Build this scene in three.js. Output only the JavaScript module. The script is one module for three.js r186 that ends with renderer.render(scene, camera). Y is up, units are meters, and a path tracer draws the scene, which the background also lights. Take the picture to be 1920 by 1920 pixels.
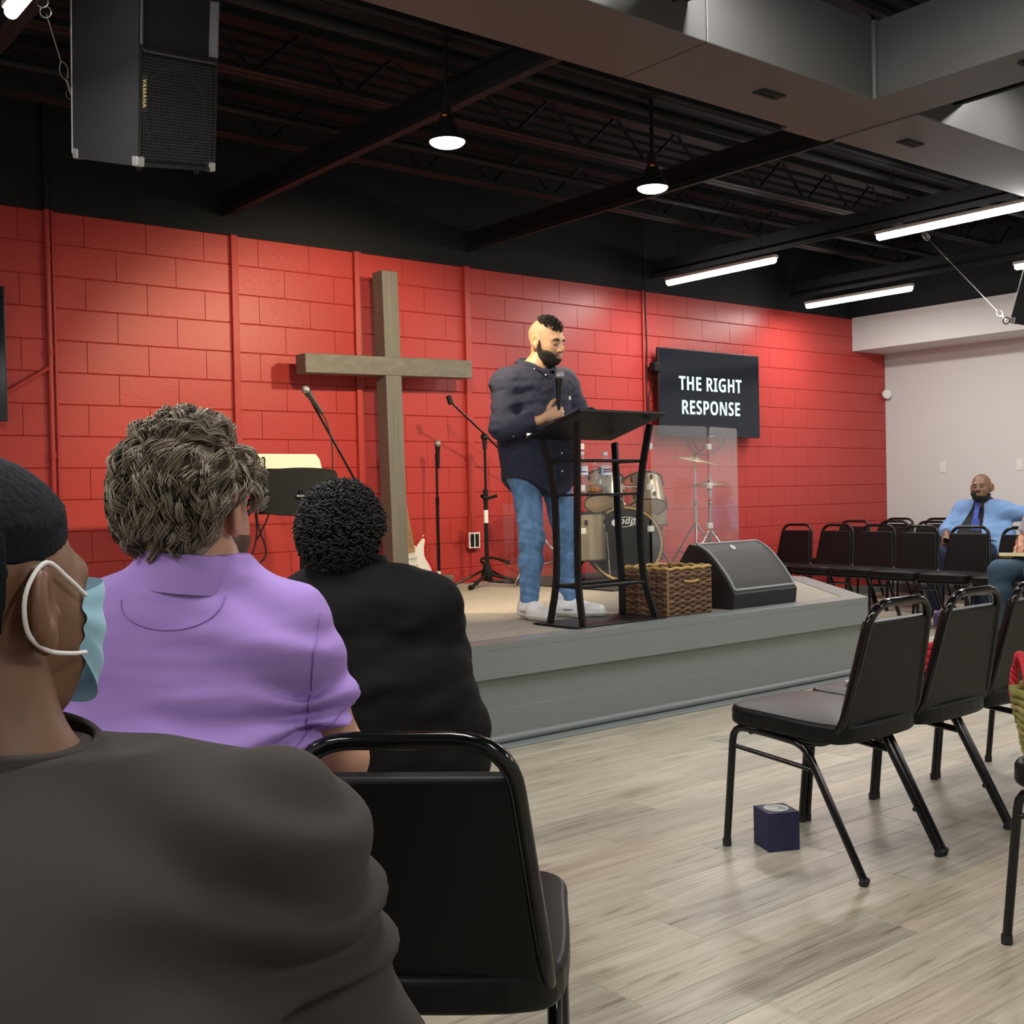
import * as THREE from 'three';
import { mergeGeometries } from 'three/addons/utils/BufferGeometryUtils.js';
import { RoundedBoxGeometry } from 'three/addons/geometries/RoundedBoxGeometry.js';
import { ImprovedNoise } from 'three/addons/math/ImprovedNoise.js';
import { RectAreaLightUniformsLib } from 'three/addons/lights/RectAreaLightUniformsLib.js';

// ---------- camera, exposure, lamps of the room ----------
const scene = new THREE.Scene();
scene.background = new THREE.Color(0x000000);
const camera = new THREE.PerspectiveCamera(48.44, 1, 0.05, 60);
camera.position.set(0, 1.195, 7.434);
camera.rotation.set(-0.015375, -0.676891, -0.021208, 'YXZ');
const renderer = new THREE.WebGLRenderer();
renderer.toneMapping = THREE.LinearToneMapping;
renderer.toneMappingExposure = 1.27;
renderer.shadowMap.enabled = true;
RectAreaLightUniformsLib.init();
const TUBE_POWER = 98, TUBE_GLOW = 24, SPOT_POWER = 17, BULB_GLOW = 9;
const TUBE_COLOR = new THREE.Color(1.0, 0.97, 0.92), SPOT_COLOR = new THREE.Color(1.0, 0.80, 0.52);
const TUBE_Y = 3.03;
// [x of the lamp, z of its end nearest the red wall]; each tube lamp is 1.2 m long and runs along z
const TUBES = [
  [7.41, 0.46, 'lit white tube lamp over the stage, lowest end above the wall screen'],
  [9.56, 0.34, 'lit white tube lamp nearest the corner of the white wall'],
  [7.40, 2.58, 'long lit white tube lamp cut by the picture edge, above the hanging wire'],
  [9.42, 2.58, 'lit white tube lamp whose tip peeps out beside the hanging speaker'],
  [1.25, 2.94, 'lit white tube lamp whose end shows above the large hanging speaker'],
  [3.55, 4.4, 'lit white tube lamp over the audience chairs beside the ceiling box', 3.42],
  [5.95, 4.5, 'lit white tube lamp over the front row of empty chairs', 3.42],
  [9.42, 5.2, 'lit white tube lamp over the side aisle by the white wall'],
  [1.25, 5.3, 'lit white tube lamp over the seated audience'],
  [-1.2, 2.9, 'lit white tube lamp over the aisle along the far side wall'],
  [-1.2, 5.6, 'lit white tube lamp over the rear aisle'],
  [4.6, 8.2, 'lit white tube lamp over the back rows'],
  [7.4, 8.2, 'lit white tube lamp over the back rows by the white wall'],
  [1.4, 8.2, 'lit white tube lamp over the back of the room'],
];
const SPOTS = [[3.33, 2.95, 2.84], [4.80, 2.95, 2.82]];

// ---------- helpers ----------
let seed = 12345;
const rnd = () => { seed = (seed * 1664525 + 1013904223) >>> 0; return seed / 4294967296; };
const rr = (a, b) => a + (b - a) * rnd();
const V = (x, y, z) => new THREE.Vector3(x, y, z);
const noiseGen = new ImprovedNoise();
const N3 = (x, y, z) => noiseGen.noise(x, y, z);
const taken = {};
function numbered(n) { const k = taken[n] = (taken[n] ?? -1) + 1; return k ? `${n}_${String(k).padStart(3, '0')}` : n; }
const lin = (r, g, b) => new THREE.Color().setRGB(r, g, b);
function mat(c, o = {}) {
  return new THREE.MeshPhysicalMaterial({ color: Array.isArray(c) ? lin(...c) : c, roughness: 0.6, side: THREE.DoubleSide, ...o });
}
function clean(g) {
  let a = g.index ? g.toNonIndexed() : g.clone();
  for (const k of Object.keys(a.attributes)) if (!['position', 'normal', 'uv'].includes(k)) a.deleteAttribute(k);
  if (!a.attributes.normal) a.computeVertexNormals();
  if (!a.attributes.uv) a.setAttribute('uv', new THREE.BufferAttribute(new Float32Array(a.attributes.position.count * 2), 2));
  a.groups = []; a.morphAttributes = {};
  return a;
}
function mg(gs) { gs = (Array.isArray(gs) ? gs : [gs]).flat(9); return gs.length === 1 ? gs[0] : mergeGeometries(gs.map(clean)); }
function mesh(name, gs, m, parent = scene) {
  const o = new THREE.Mesh(mg(gs), m);
  o.name = parent === scene ? numbered(name) : name; o.castShadow = o.receiveShadow = true;
  parent.add(o); return o;
}
function tag(o, label, category, group) { Object.assign(o.userData, { label, category }); if (group) o.userData.group = group; return o; }
function thing(name, label, category, p = [0, 0, 0], turn = 0, group) {
  const o = new THREE.Group(); o.name = numbered(name); scene.add(o);
  o.position.set(...p); o.rotation.y = turn; return tag(o, label, category, group);
}
function structure(name) { const o = new THREE.Group(); o.name = name; o.userData.kind = 'structure'; scene.add(o); return o; }
function copyOf(o, p, turn, label) {
  const c = o.clone(); c.name = numbered(o.name.replace(/_\d{3}$/, '')); scene.add(c); c.userData = { ...o.userData, label };
  c.position.set(...p); if (turn !== undefined) c.rotation.y = turn; return c;
}
const T = (g, x = 0, y = 0, z = 0, rx = 0, ry = 0, rz = 0) => {
  g.applyMatrix4(new THREE.Matrix4().compose(V(x, y, z), new THREE.Quaternion().setFromEuler(new THREE.Euler(rx, ry, rz)), V(1, 1, 1))); return g;
};
const box = (w, h, d, x = 0, y = 0, z = 0, rx, ry, rz) => T(new THREE.BoxGeometry(w, h, d), x, y, z, rx, ry, rz);
const rbox = (w, h, d, r, x = 0, y = 0, z = 0, rx, ry, rz) => T(new RoundedBoxGeometry(w, h, d, 2, r), x, y, z, rx, ry, rz);
const cyl = (r1, r2, h, x = 0, y = 0, z = 0, rx, ry, rz, n = 20) => T(new THREE.CylinderGeometry(r1, r2, h, n), x, y, z, rx, ry, rz);
const ball = (r, x, y, z, n = 14) => T(new THREE.SphereGeometry(r, n, n * 0.7 | 0), x, y, z);
const disc = (r, x, y, z, rx, ry, n = 32) => T(new THREE.CircleGeometry(r, n), x, y, z, rx, ry);
const torus = (R, r, x, y, z, rx, ry, rz, n = 32, m = 8) => T(new THREE.TorusGeometry(R, r, m, n), x, y, z, rx, ry, rz);
const lathe = (pts, n = 28) => new THREE.LatheGeometry(pts.map(p => new THREE.Vector2(p[0], p[1])), n);
function bar(a, b, r, r2 = r, n = 10) {
  a = V(...a); b = V(...b); const d = b.clone().sub(a), g = new THREE.CylinderGeometry(r2, r, d.length(), n);
  g.applyQuaternion(new THREE.Quaternion().setFromUnitVectors(V(0, 1, 0), d.clone().normalize()));
  g.translate(...a.add(b).multiplyScalar(0.5).toArray()); return g;
}
function flatBar(a, b, w, t, side = [1, 0, 0]) { // rectangular bar from a to b; w along side
  a = V(...a); b = V(...b); const d = b.clone().sub(a), L = d.length(), y = d.clone().normalize();
  const x = V(...side).addScaledVector(y, -V(...side).dot(y)).normalize(), z = x.clone().cross(y);
  const g = new THREE.BoxGeometry(w, L, t); g.applyMatrix4(new THREE.Matrix4().makeBasis(x, y, z).setPosition(a.add(b).multiplyScalar(0.5))); return g;
}
const tube = (pts, r, n = 24, m = 8, closed = false, ten = 0.5) => new THREE.TubeGeometry(new THREE.CatmullRomCurve3(pts.map(p => V(...p)), closed, 'catmullrom', ten), n, r, m, closed);
function roundPath(pts, rad, steps = 5) { // polyline with rounded corners
  const out = []; const P = pts.map(p => V(...p));
  P.forEach((p, i) => {
    if (i === 0 || i === P.length - 1) { out.push(p); return; }
    const a = P[i - 1].clone().sub(p), b = P[i + 1].clone().sub(p), q = Math.min(rad, a.length() * 0.49, b.length() * 0.49);
    const s = p.clone().addScaledVector(a.normalize(), q), e = p.clone().addScaledVector(b.normalize(), q);
    for (let k = 0; k <= steps; k++) { const t = k / steps; out.push(s.clone().multiplyScalar((1 - t) * (1 - t)).addScaledVector(p, 2 * t * (1 - t)).addScaledVector(e, t * t)); }
  });
  return out;
}
class Poly extends THREE.Curve { // straight pieces, each point kept
  constructor(p) { super(); this.p = p; }
  getPoint(t, o = V()) { const n = this.p.length - 1, f = Math.min(t * n, n - 1e-9), i = f | 0; return o.lerpVectors(this.p[i], this.p[i + 1], f - i); }
  getPointAt(t, o) { return this.getPoint(t, o); } getTangentAt(t, o) { return this.getTangent(t, o); }
}
const pipe = (pts, r, rad = 0.03, m = 8, steps = 5) => { const p = roundPath(pts, rad, steps); return new THREE.TubeGeometry(new Poly(p), p.length - 1, r, m); };
function extrude(pts, depth, bevel = 0, seg = 2, holes = []) {
  const s = new THREE.Shape(pts.map(p => new THREE.Vector2(p[0], p[1])));
  for (const h of holes) s.holes.push(new THREE.Path(h.map(p => new THREE.Vector2(p[0], p[1]))));
  return new THREE.ExtrudeGeometry(s, { depth, bevelEnabled: bevel > 0, bevelSize: bevel, bevelThickness: bevel, bevelSegments: seg, curveSegments: 10 });
}
const smoothOutline = (pts, n = 60) => new THREE.CatmullRomCurve3(pts.map(p => V(p[0], p[1], 0)), true).getPoints(n).slice(0, n).map(p => [p.x, p.y]);

// ---------- textures ----------
function fractal(x, y, z, o = 4) { let s = 0, a = 1, t = 0; for (let i = 0; i < o; i++) { s += a * N3(x, y, z); t += a; x *= 2.03; y *= 2.03; z *= 1.7; a *= 0.5; } return s / t; }
function dataTex(w, h, fn, srgb = true, rep = [1, 1]) {
  const d = new Uint8Array(w * h * 4);
  for (let j = 0; j < h; j++) for (let i = 0; i < w; i++) { const c = fn(i / w, j / h, i, j), k = (j * w + i) * 4; d[k] = c[0]; d[k + 1] = c[1]; d[k + 2] = c[2]; d[k + 3] = 255; }
  const t = new THREE.DataTexture(d, w, h, THREE.RGBAFormat); t.magFilter = THREE.LinearFilter; t.minFilter = THREE.LinearMipmapLinearFilter; t.generateMipmaps = true;
  t.wrapS = t.wrapT = THREE.RepeatWrapping; t.repeat.set(...rep); if (srgb) t.colorSpace = THREE.SRGBColorSpace; t.needsUpdate = true; return t;
}
const clamp = (v, a = 0, b = 255) => Math.max(a, Math.min(b, v));
// tileable noise: blend of two offset samples
function tileN(u, v, f, s, o = 3) { const a = (u2, v2) => fractal(u2 * f, v2 * f, s, o); const w = u, q = v; return a(u, v) * (1 - w) * (1 - q) + a(u - 1, v) * w * (1 - q) + a(u, v - 1) * (1 - w) * q + a(u - 1, v - 1) * w * q; }
const grainTex = dataTex(256, 256, (u, v) => { const g = 128 + 150 * tileN(u, v, 40, 3.1, 2); return [g, g, g].map(x => clamp(x)); }, false);
const blockBump = dataTex(512, 512, (u, v) => { const g = 128 + 90 * tileN(u, v, 60, 1.7, 3) + 60 * tileN(u, v, 12, 5.2, 2); return [g, g, g].map(x => clamp(x)); }, false);
const carpetTex = dataTex(256, 256, () => { const g = rnd(), t = rnd(); const b = 150 + 60 * (g - 0.5) - (t < 0.06 ? 45 : 0); return [b * 1.02, b * 0.985, b * 0.93].map(x => clamp(x)); });
const weaveTex = dataTex(128, 128, (u, v, i, j) => { const g = 128 + 60 * Math.sin(i * Math.PI / 2) * Math.sin(j * Math.PI / 2) + 40 * (rnd() - 0.5); return [g, g, g].map(x => clamp(x)); }, false);
function canvasTex(w, h, draw) { const c = document.createElement('canvas'); c.width = w; c.height = h; draw(c.getContext('2d'), w, h); const t = new THREE.CanvasTexture(c); t.colorSpace = THREE.SRGBColorSpace; return t; }

// ---------- shared materials ----------
const M = {
  black: mat([0.006, 0.006, 0.0065], { roughness: 0.45, specularIntensity: 0.6 }),
  blackTube: mat([0.004, 0.004, 0.0045], { roughness: 0.14, specularIntensity: 0.9 }),
  vinyl: mat([0.0045, 0.0043, 0.0045], { roughness: 0.42, specularIntensity: 0.5, bumpMap: grainTex, bumpScale: 0.0006 }),
  matte: mat([0.007, 0.007, 0.0075], { roughness: 0.7, specularIntensity: 0.5 }),
  plastic: mat([0.009, 0.009, 0.010], { roughness: 0.5, specularIntensity: 0.6 }),
  chrome: mat([0.75, 0.75, 0.77], { metalness: 1, roughness: 0.12 }),
  steel: mat([0.5, 0.5, 0.5], { metalness: 1, roughness: 0.3 }),
  white: mat([0.75, 0.74, 0.72], { roughness: 0.5 }),
  whitePlastic: mat([0.78, 0.77, 0.74], { roughness: 0.35 }),
  paper: mat([0.8, 0.8, 0.78], { roughness: 0.9 }),
  rubber: mat([0.015, 0.015, 0.015], { roughness: 0.8 }),
  brass: mat([0.75, 0.5, 0.18], { metalness: 1, roughness: 0.25 }),
};
// ---------- room shell ----------
const RX0 = -2.9, RX1 = 11.46, RZ1 = 10.6, DECK = 3.78, CH = 0.2032, BL = 0.4064;
const redPaint = mat([0.44, 0.045, 0.039], { roughness: 0.38, specularIntensity: 0.7, bumpMap: blockBump, bumpScale: 0.0022 });
const blackPaint = mat([0.0105, 0.011, 0.0135], { roughness: 0.7, specularIntensity: 0.5 });
const whitePaint = mat([0.63, 0.625, 0.62], { roughness: 0.6, bumpMap: grainTex, bumpScale: 0.0004 });
{
  const w = structure('wall_back');
  mesh('core', [box(RX1 - RX0 + 0.4, 3.05, 0.2, (RX0 + RX1) / 2, 1.524, -0.108)], redPaint, w);
  mesh('upper_wall', [box(RX1 - RX0 + 0.4, DECK - 3.048 + 0.1, 0.2, (RX0 + RX1) / 2, (DECK + 3.048) / 2 + 0.05, -0.1)], blackPaint, w);
  // concrete blocks: a chamfered face, proud of the joints
  function block(wd, x, y, u0) {
    const h = CH, c = 0.0048, cx = 0.0016, e = 0.0006, zf = 0, zb = -0.0055;
    const x0 = -wd / 2 + e, x1 = wd / 2 - e, y0 = -h / 2 + e, y1 = h / 2 - e;
    const o = [[x0, y0, zb], [x1, y0, zb], [x1, y1, zb], [x0, y1, zb]], i = [[x0 + cx, y0 + c, zf], [x1 - cx, y0 + c, zf], [x1 - cx, y1 - c, zf], [x0 + cx, y1 - c, zf]];
    const pos = [], uv = []; const tri = (...q) => q.forEach(p => { pos.push(...p); uv.push((p[0] + u0) * 1.1, (p[1] + u0 * 0.37) * 1.1); });
    tri(i[0], i[1], i[2]); tri(i[0], i[2], i[3]);
    for (let k = 0; k < 4; k++) { const l = (k + 1) % 4; tri(o[k], o[l], i[l]); tri(o[k], i[l], i[k]); }
    const g = new THREE.BufferGeometry(); g.setAttribute('position', new THREE.Float32BufferAttribute(pos, 3)); g.setAttribute('uv', new THREE.Float32BufferAttribute(uv, 2)); g.computeVertexNormals();
    return g;
  }
  const variants = [0, 1, 2, 3, 4].map(k => block(BL, 0, 0, k * 0.7));
  const rest = []; const cand = [];
  for (let r = 0; r < 15; r++) {
    const off = (r % 2) * BL / 2 + 0.05;
    for (let k = -8; k < 30; k++) {
      const x0 = Math.max(k * BL + off, RX0), x1 = Math.min((k + 1) * BL + off, RX1); if (x1 - x0 < 0.03) continue;
      const xc = (x0 + x1) / 2, full = x1 - x0 > BL - 1e-3;
      const g = full ? variants[(k * 7 + r * 3 + 80) % 5] : block(x1 - x0, 0, 0, rnd());
      const y = (r + 0.5) * CH, seen = xc > 1.75 && (y > 0.48 || xc > 7.4);
      if (seen) cand.push([g, xc, y]); else rest.push(T(g.clone(), xc, y, 0));
    }
  }
  cand.sort((a, b) => a[1] - b[1]);
  cand.forEach(([g, x, y], i) => { if (i < 298) { const m = mesh('block', g, redPaint, w); m.position.set(x, y, 0); } else rest.push(T(g.clone(), x, y, 0)); });
  const s = mesh('remaining_blocks', rest, redPaint, w); s.userData.kind = 'stuff';
  // painted conduits and flat raceways on the wall
  mesh('conduit', [bar([2.25, 0.5, 0.022], [2.25, 3.048, 0.022], 0.016), bar([2.29, 0.5, 0.014], [2.285, 3.05, 0.014], 0.008), ...[0.9, 1.5, 2.15, 2.75].map(y => cyl(0.021, 0.021, 0.04, 2.25, y, 0.022))], redPaint, w);
  mesh('conduit_top', bar([2.25, 3.048, 0.022], [2.25, 3.77, 0.022], 0.016), blackPaint, w);
  mesh('conduit', [bar([2.25, 2.06, 0.02], [1.75, 1.74, 0.02], 0.014)], redPaint, w);
  mesh('raceway', [rbox(0.05, 3.05, 0.03, 0.004, 3.515, 1.525, 0.015)], redPaint, w);
  mesh('raceway', [rbox(0.045, 3.05, 0.032, 0.004, 4.505, 1.525, 0.016), box(0.012, 3.05, 0.012, 4.545, 1.525, 0.006)], redPaint, w);
  mesh('raceway', [rbox(0.055, 2.15, 0.035, 0.004, 5.535, 1.975, 0.017)], redPaint, w);
  mesh('conduit', [bar([7.56, 0.5, 0.014], [7.56, 3.05, 0.014], 0.011)], redPaint, w);
  mesh('black_cable', [tube([[7.585, 3.7, 0.02], [7.59, 3.0, 0.016], [7.60, 2.5, 0.018], [7.585, 2.2, 0.02], [7.60, 1.7, 0.02]], 0.006, 30, 6)], M.rubber, w);
}
{
  const w = structure('wall_right');
  mesh('core', box(0.2, DECK + 0.1, RZ1 + 0.4, RX1 + 0.1, (DECK + 0.1) / 2, RZ1 / 2), whitePaint, w);
  mesh('soffit', box(RX1 - 10.85 + 0.02, 3.06 - 2.695, RZ1, (RX1 + 10.85) / 2, (3.06 + 2.695) / 2, RZ1 / 2), whitePaint, w);
  mesh('upper_wall', box(RX1 - 10.85 + 0.02, DECK - 3.06, RZ1, (RX1 + 10.85) / 2 + 0.004, (DECK + 3.06) / 2, RZ1 / 2), blackPaint, w);
  const l = structure('wall_left'); mesh('core', box(0.2, 3.05, RZ1 + 0.4, RX0 - 0.1, 1.525, RZ1 / 2), whitePaint, l);
  mesh('upper_wall', box(0.2, DECK - 3.05 + 0.1, RZ1 + 0.4, RX0 - 0.1, (DECK + 3.15) / 2, RZ1 / 2), blackPaint, l);
  const f = structure('wall_front'); mesh('core', box(RX1 - RX0 + 0.4, 3.05, 0.2, (RX0 + RX1) / 2, 1.525, RZ1 + 0.1), whitePaint, f);
  mesh('upper_wall', box(RX1 - RX0 + 0.4, DECK - 3.05 + 0.1, 0.2, (RX0 + RX1) / 2, (DECK + 3.15) / 2, RZ1 + 0.1), blackPaint, f);
  const bmat = mat([0.2, 0.21, 0.2], { roughness: 0.5 });
  const b = structure('baseboard_right'); mesh('board', box(0.014, 0.1, RZ1, RX1 - 0.007, 0.05, RZ1 / 2), bmat, b);
  const b2 = structure('baseboard_back'); mesh('board', box(RX1 - 7.47, 0.1, 0.014, (RX1 + 7.47) / 2, 0.05, 0.007), bmat, b2);
}
// ---------- vinyl plank floor ----------
{
  const fl = structure('floor');
  mesh('slab', box(RX1 - RX0 + 0.4, 0.2, RZ1 + 0.4, (RX0 + RX1) / 2, -0.1045, RZ1 / 2), mat([0.12, 0.11, 0.1], { roughness: 0.9 }), fl);
  const PW = 0.18, PL = 1.22;
  const mats = [];
  for (let k = 0; k < 8; k++) {
    const s = k * 13.7 + 2.3, tone = [6, -5, 2, -10, 9, -2, -7, 4][k], warm = [2, 0, 3, -2, 1, 4, -1, 2][k];
    const t = dataTex(512, 128, (u, v) => {
      const bend = 0.05 * fractal(u * 2.2, s, 0.4, 2), vv = v + bend;
      let g = 174 + tone + 20 * fractal(u * 3.5, vv * 12, s, 3) + 12 * fractal(u * 9, vv * 40, s + 5, 2) + 24 * fractal(u * 1.6, vv * 4, s + 9, 2);
      const streak = fractal(u * 2.6, vv * 30, s + 20, 2); if (streak > 0.16) g -= (streak - 0.16) * 90;
      const patch = fractal(u * 5, vv * 7, s + 31, 3); if (patch > 0.2) g -= (patch - 0.2) * 110;
      const kx = (u - 0.3 - 0.06 * k) * 9, ky = (v - 0.5) * 3.2, kd = kx * kx + ky * ky; if (k % 3 === 0 && kd < 1) g -= 22 * (1 - kd);
      return [g + warm + 4, g - 4, g - 20 - warm * 0.5].map(x => clamp(x));
    });
    mats.push(new THREE.MeshPhysicalMaterial({ map: t, roughness: 0.36, bumpMap: grainTex, bumpScale: 0.0003, side: THREE.DoubleSide, specularIntensity: 0.8 }));
  }
  function plank(L, u0, u1, flip) { // 12-20 triangles: bevelled top and short sides
    const c = 0.0012, h = 0.0035, y1 = 0, y0 = -c, x = L / 2 - 0.0004, z = PW / 2 - 0.0004;
    const o = [[-x, y0, -z], [x, y0, -z], [x, y0, z], [-x, y0, z]], i = [[-x + c, y1, -z + c], [x - c, y1, -z + c], [x - c, y1, z - c], [-x + c, y1, z - c]], d = o.map(p => [p[0], -h, p[2]]);
    const pos = [], uv = []; const tri = (...q) => q.forEach(p => { pos.push(...p); const u = u0 + (u1 - u0) * (p[0] + x) / (2 * x), v = (p[2] + z) / (2 * z); uv.push(flip ? 1 - u : u, flip ? 1 - v : v); });
    tri(i[0], i[2], i[1]); tri(i[0], i[3], i[2]);
    for (let k = 0; k < 4; k++) { const l = (k + 1) % 4; tri(o[k], i[l], o[l]); tri(o[k], i[k], i[l]); tri(d[k], o[l], d[l]); tri(d[k], o[k], o[l]); }
    const g = new THREE.BufferGeometry(); g.setAttribute('position', new THREE.Float32BufferAttribute(pos, 3)); g.setAttribute('uv', new THREE.Float32BufferAttribute(uv, 2)); g.computeVertexNormals(); return g;
  }
  const full = [plank(PL, 0, 1, false), plank(PL, 0, 1, true)], cand = [], rest = mats.map(() => []);
  let pick = 0;
  const cx = 0, cz = 7.434;
  for (let r = 0; r * PW < RZ1 - 0.05; r++) {
    const z = RZ1 - PW / 2 - r * PW; if (z < 0.02) break;
    const off = [0, 0.47, 0.86, 0.23, 0.68, 1.05][r % 6] + rr(-0.08, 0.08);
    for (let k = -3; k < 11; k++) {
      const x0 = Math.max(RX0, k * PL + off), x1 = Math.min(RX1, (k + 1) * PL + off); if (x1 - x0 < 0.04) continue;
      const isFull = x1 - x0 > PL - 1e-3, xc = (x0 + x1) / 2, m = (pick += 1 + (rnd() * 5 | 0)) % 8;
      const g = isFull ? full[rnd() < 0.5 ? 0 : 1] : plank(x1 - x0, 0, (x1 - x0) / PL, false);
      const dx = xc - cx, dz = z - cz, dep = dx * 0.626 - dz * 0.779, lat = dx * 0.779 + dz * 0.626;
      const seen = dep > 0.8 && Math.abs(lat) < dep * 0.48 + 0.7 && !(z < 3.1 && xc < 6.9) && z > 0;
      if (seen && lat > -0.75) cand.push([g, xc, z, m, dep]); else if (!(z < 2.9 && xc < 5.5)) rest[m].push(T(g.clone(), xc, 0, z));
    }
  }
  cand.sort((a, b) => a[4] - b[4]);
  cand.forEach(([g, x, z, m], i) => { if (i < 298) { const o = mesh('plank', g, mats[m], fl); o.position.set(x, 0, z); } else rest[m].push(T(g.clone(), x, 0, z)); });
  rest.forEach((g, k) => { if (g.length) mesh('remaining_planks', g, mats[k], fl).userData.kind = 'stuff'; });
}
// ---------- open black ceiling ----------
{
  const c = structure('ceiling'); const deckPaint = mat([0.013, 0.013, 0.0155], { roughness: 0.8, specularIntensity: 0.3 });
  mesh('slab', box(RX1 - RX0 + 0.4, 0.15, RZ1 + 0.4, (RX0 + RX1) / 2, DECK + 0.115, RZ1 / 2), deckPaint, c);
  const prof = []; for (let z = 0; z < RZ1; z += 0.15) prof.push([z, 0], [z + 0.09, 0], [z + 0.105, 0.04], [z + 0.135, 0.04]);
  prof.push([RZ1, 0], [RZ1, 0.05], [0, 0.05]);
  mesh('corrugated_deck', T(extrude(prof.map(p => [-p[0], p[1]]), RX1 - RX0), RX0, DECK, 0, 0, Math.PI / 2, 0), deckPaint, c);
  const girder = (x, y = 3.2, h = 0.12) => mesh('girder', [box(0.1, 0.012, RZ1, x, y, RZ1 / 2), box(0.1, 0.012, RZ1, x, y + h, RZ1 / 2), box(0.01, h, RZ1, x, y + h / 2, RZ1 / 2), box(0.012, 0.03, RZ1, x - 0.04, y - 0.015, RZ1 / 2)], blackPaint, c);
  [-0.7, 1.4, 3.48, 5.6, 7.72, 9.8].forEach(x => girder(x));
  for (let z = 0.79; z < RZ1; z += 1.02) { // bar joists along x resting on the girders
    const g = [box(RX1 - RX0, 0.035, 0.05, (RX0 + RX1) / 2, 3.49, z - 0.03), box(RX1 - RX0, 0.035, 0.05, (RX0 + RX1) / 2, 3.49, z + 0.03), box(RX1 - RX0, 0.04, 0.12, (RX0 + RX1) / 2, DECK - 0.02, z)];
    for (let x = RX0, k = 0; x < RX1 - 0.3; x += 0.3, k++) g.push(bar([x, k % 2 ? 3.49 : DECK - 0.02, z], [x + 0.3, k % 2 ? DECK - 0.02 : 3.49, z], 0.011, 0.011, 5));
    mesh('joist', g, blackPaint, c);
  }
  for (const [z, y, r] of [[1.35, 3.44, 0.022], [2.75, 3.42, 0.03], [3.35, 3.46, 0.017]]) mesh('conduit', bar([RX0, y, z], [10.85, y, z], r), blackPaint, c);
  const tan = mat([0.16, 0.12, 0.085], { roughness: 0.9 });
  mesh('insulation_panel', box(0.62, 0.02, 0.42, 4.62, 3.73, 3.12), tan, c);
  mesh('insulation_panel', box(0.72, 0.02, 0.16, 5.02, 3.74, 3.62), tan, c);
  // boxed-in bulkheads that cross under the joists
  const gray = mat([0.075, 0.073, 0.074], { roughness: 0.5 });
  const bh = (nm, x0, x1, y0, y1, z0, z1) => mesh(nm, [rbox(x1 - x0, y1 - y0, z1 - z0, 0.006, (x0 + x1) / 2, (y0 + y1) / 2, (z0 + z1) / 2)], gray, c);
  bh('bulkhead', RX0 + 0.01, 3.64, 3.055, 3.43, 3.76, 4.26); bh('bulkhead', 3.645, 4.84, 3.055, 3.43, 3.76, 4.26);
  bh('bulkhead', 5.21, 10.84, 3.055, 3.43, 3.76, 4.26); bh('bulkhead', 4.843, 5.207, 3.06, 3.43, 3.70, RZ1 - 0.01);
  mesh('corner_bead', bar([4.842, 3.055, 4.262], [4.842, 3.43, 4.262], 0.02), gray, c);
  for (const [x, z] of [[4.35, 4.02], [5.6, 3.98], [5.02, 4.95]]) mesh('vent', [box(0.16, 0.006, 0.07, x, 3.052, z), box(0.12, 0.008, 0.012, x, 3.05, z - 0.015), box(0.12, 0.008, 0.012, x, 3.05, z + 0.015)], blackPaint, c);
}
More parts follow.
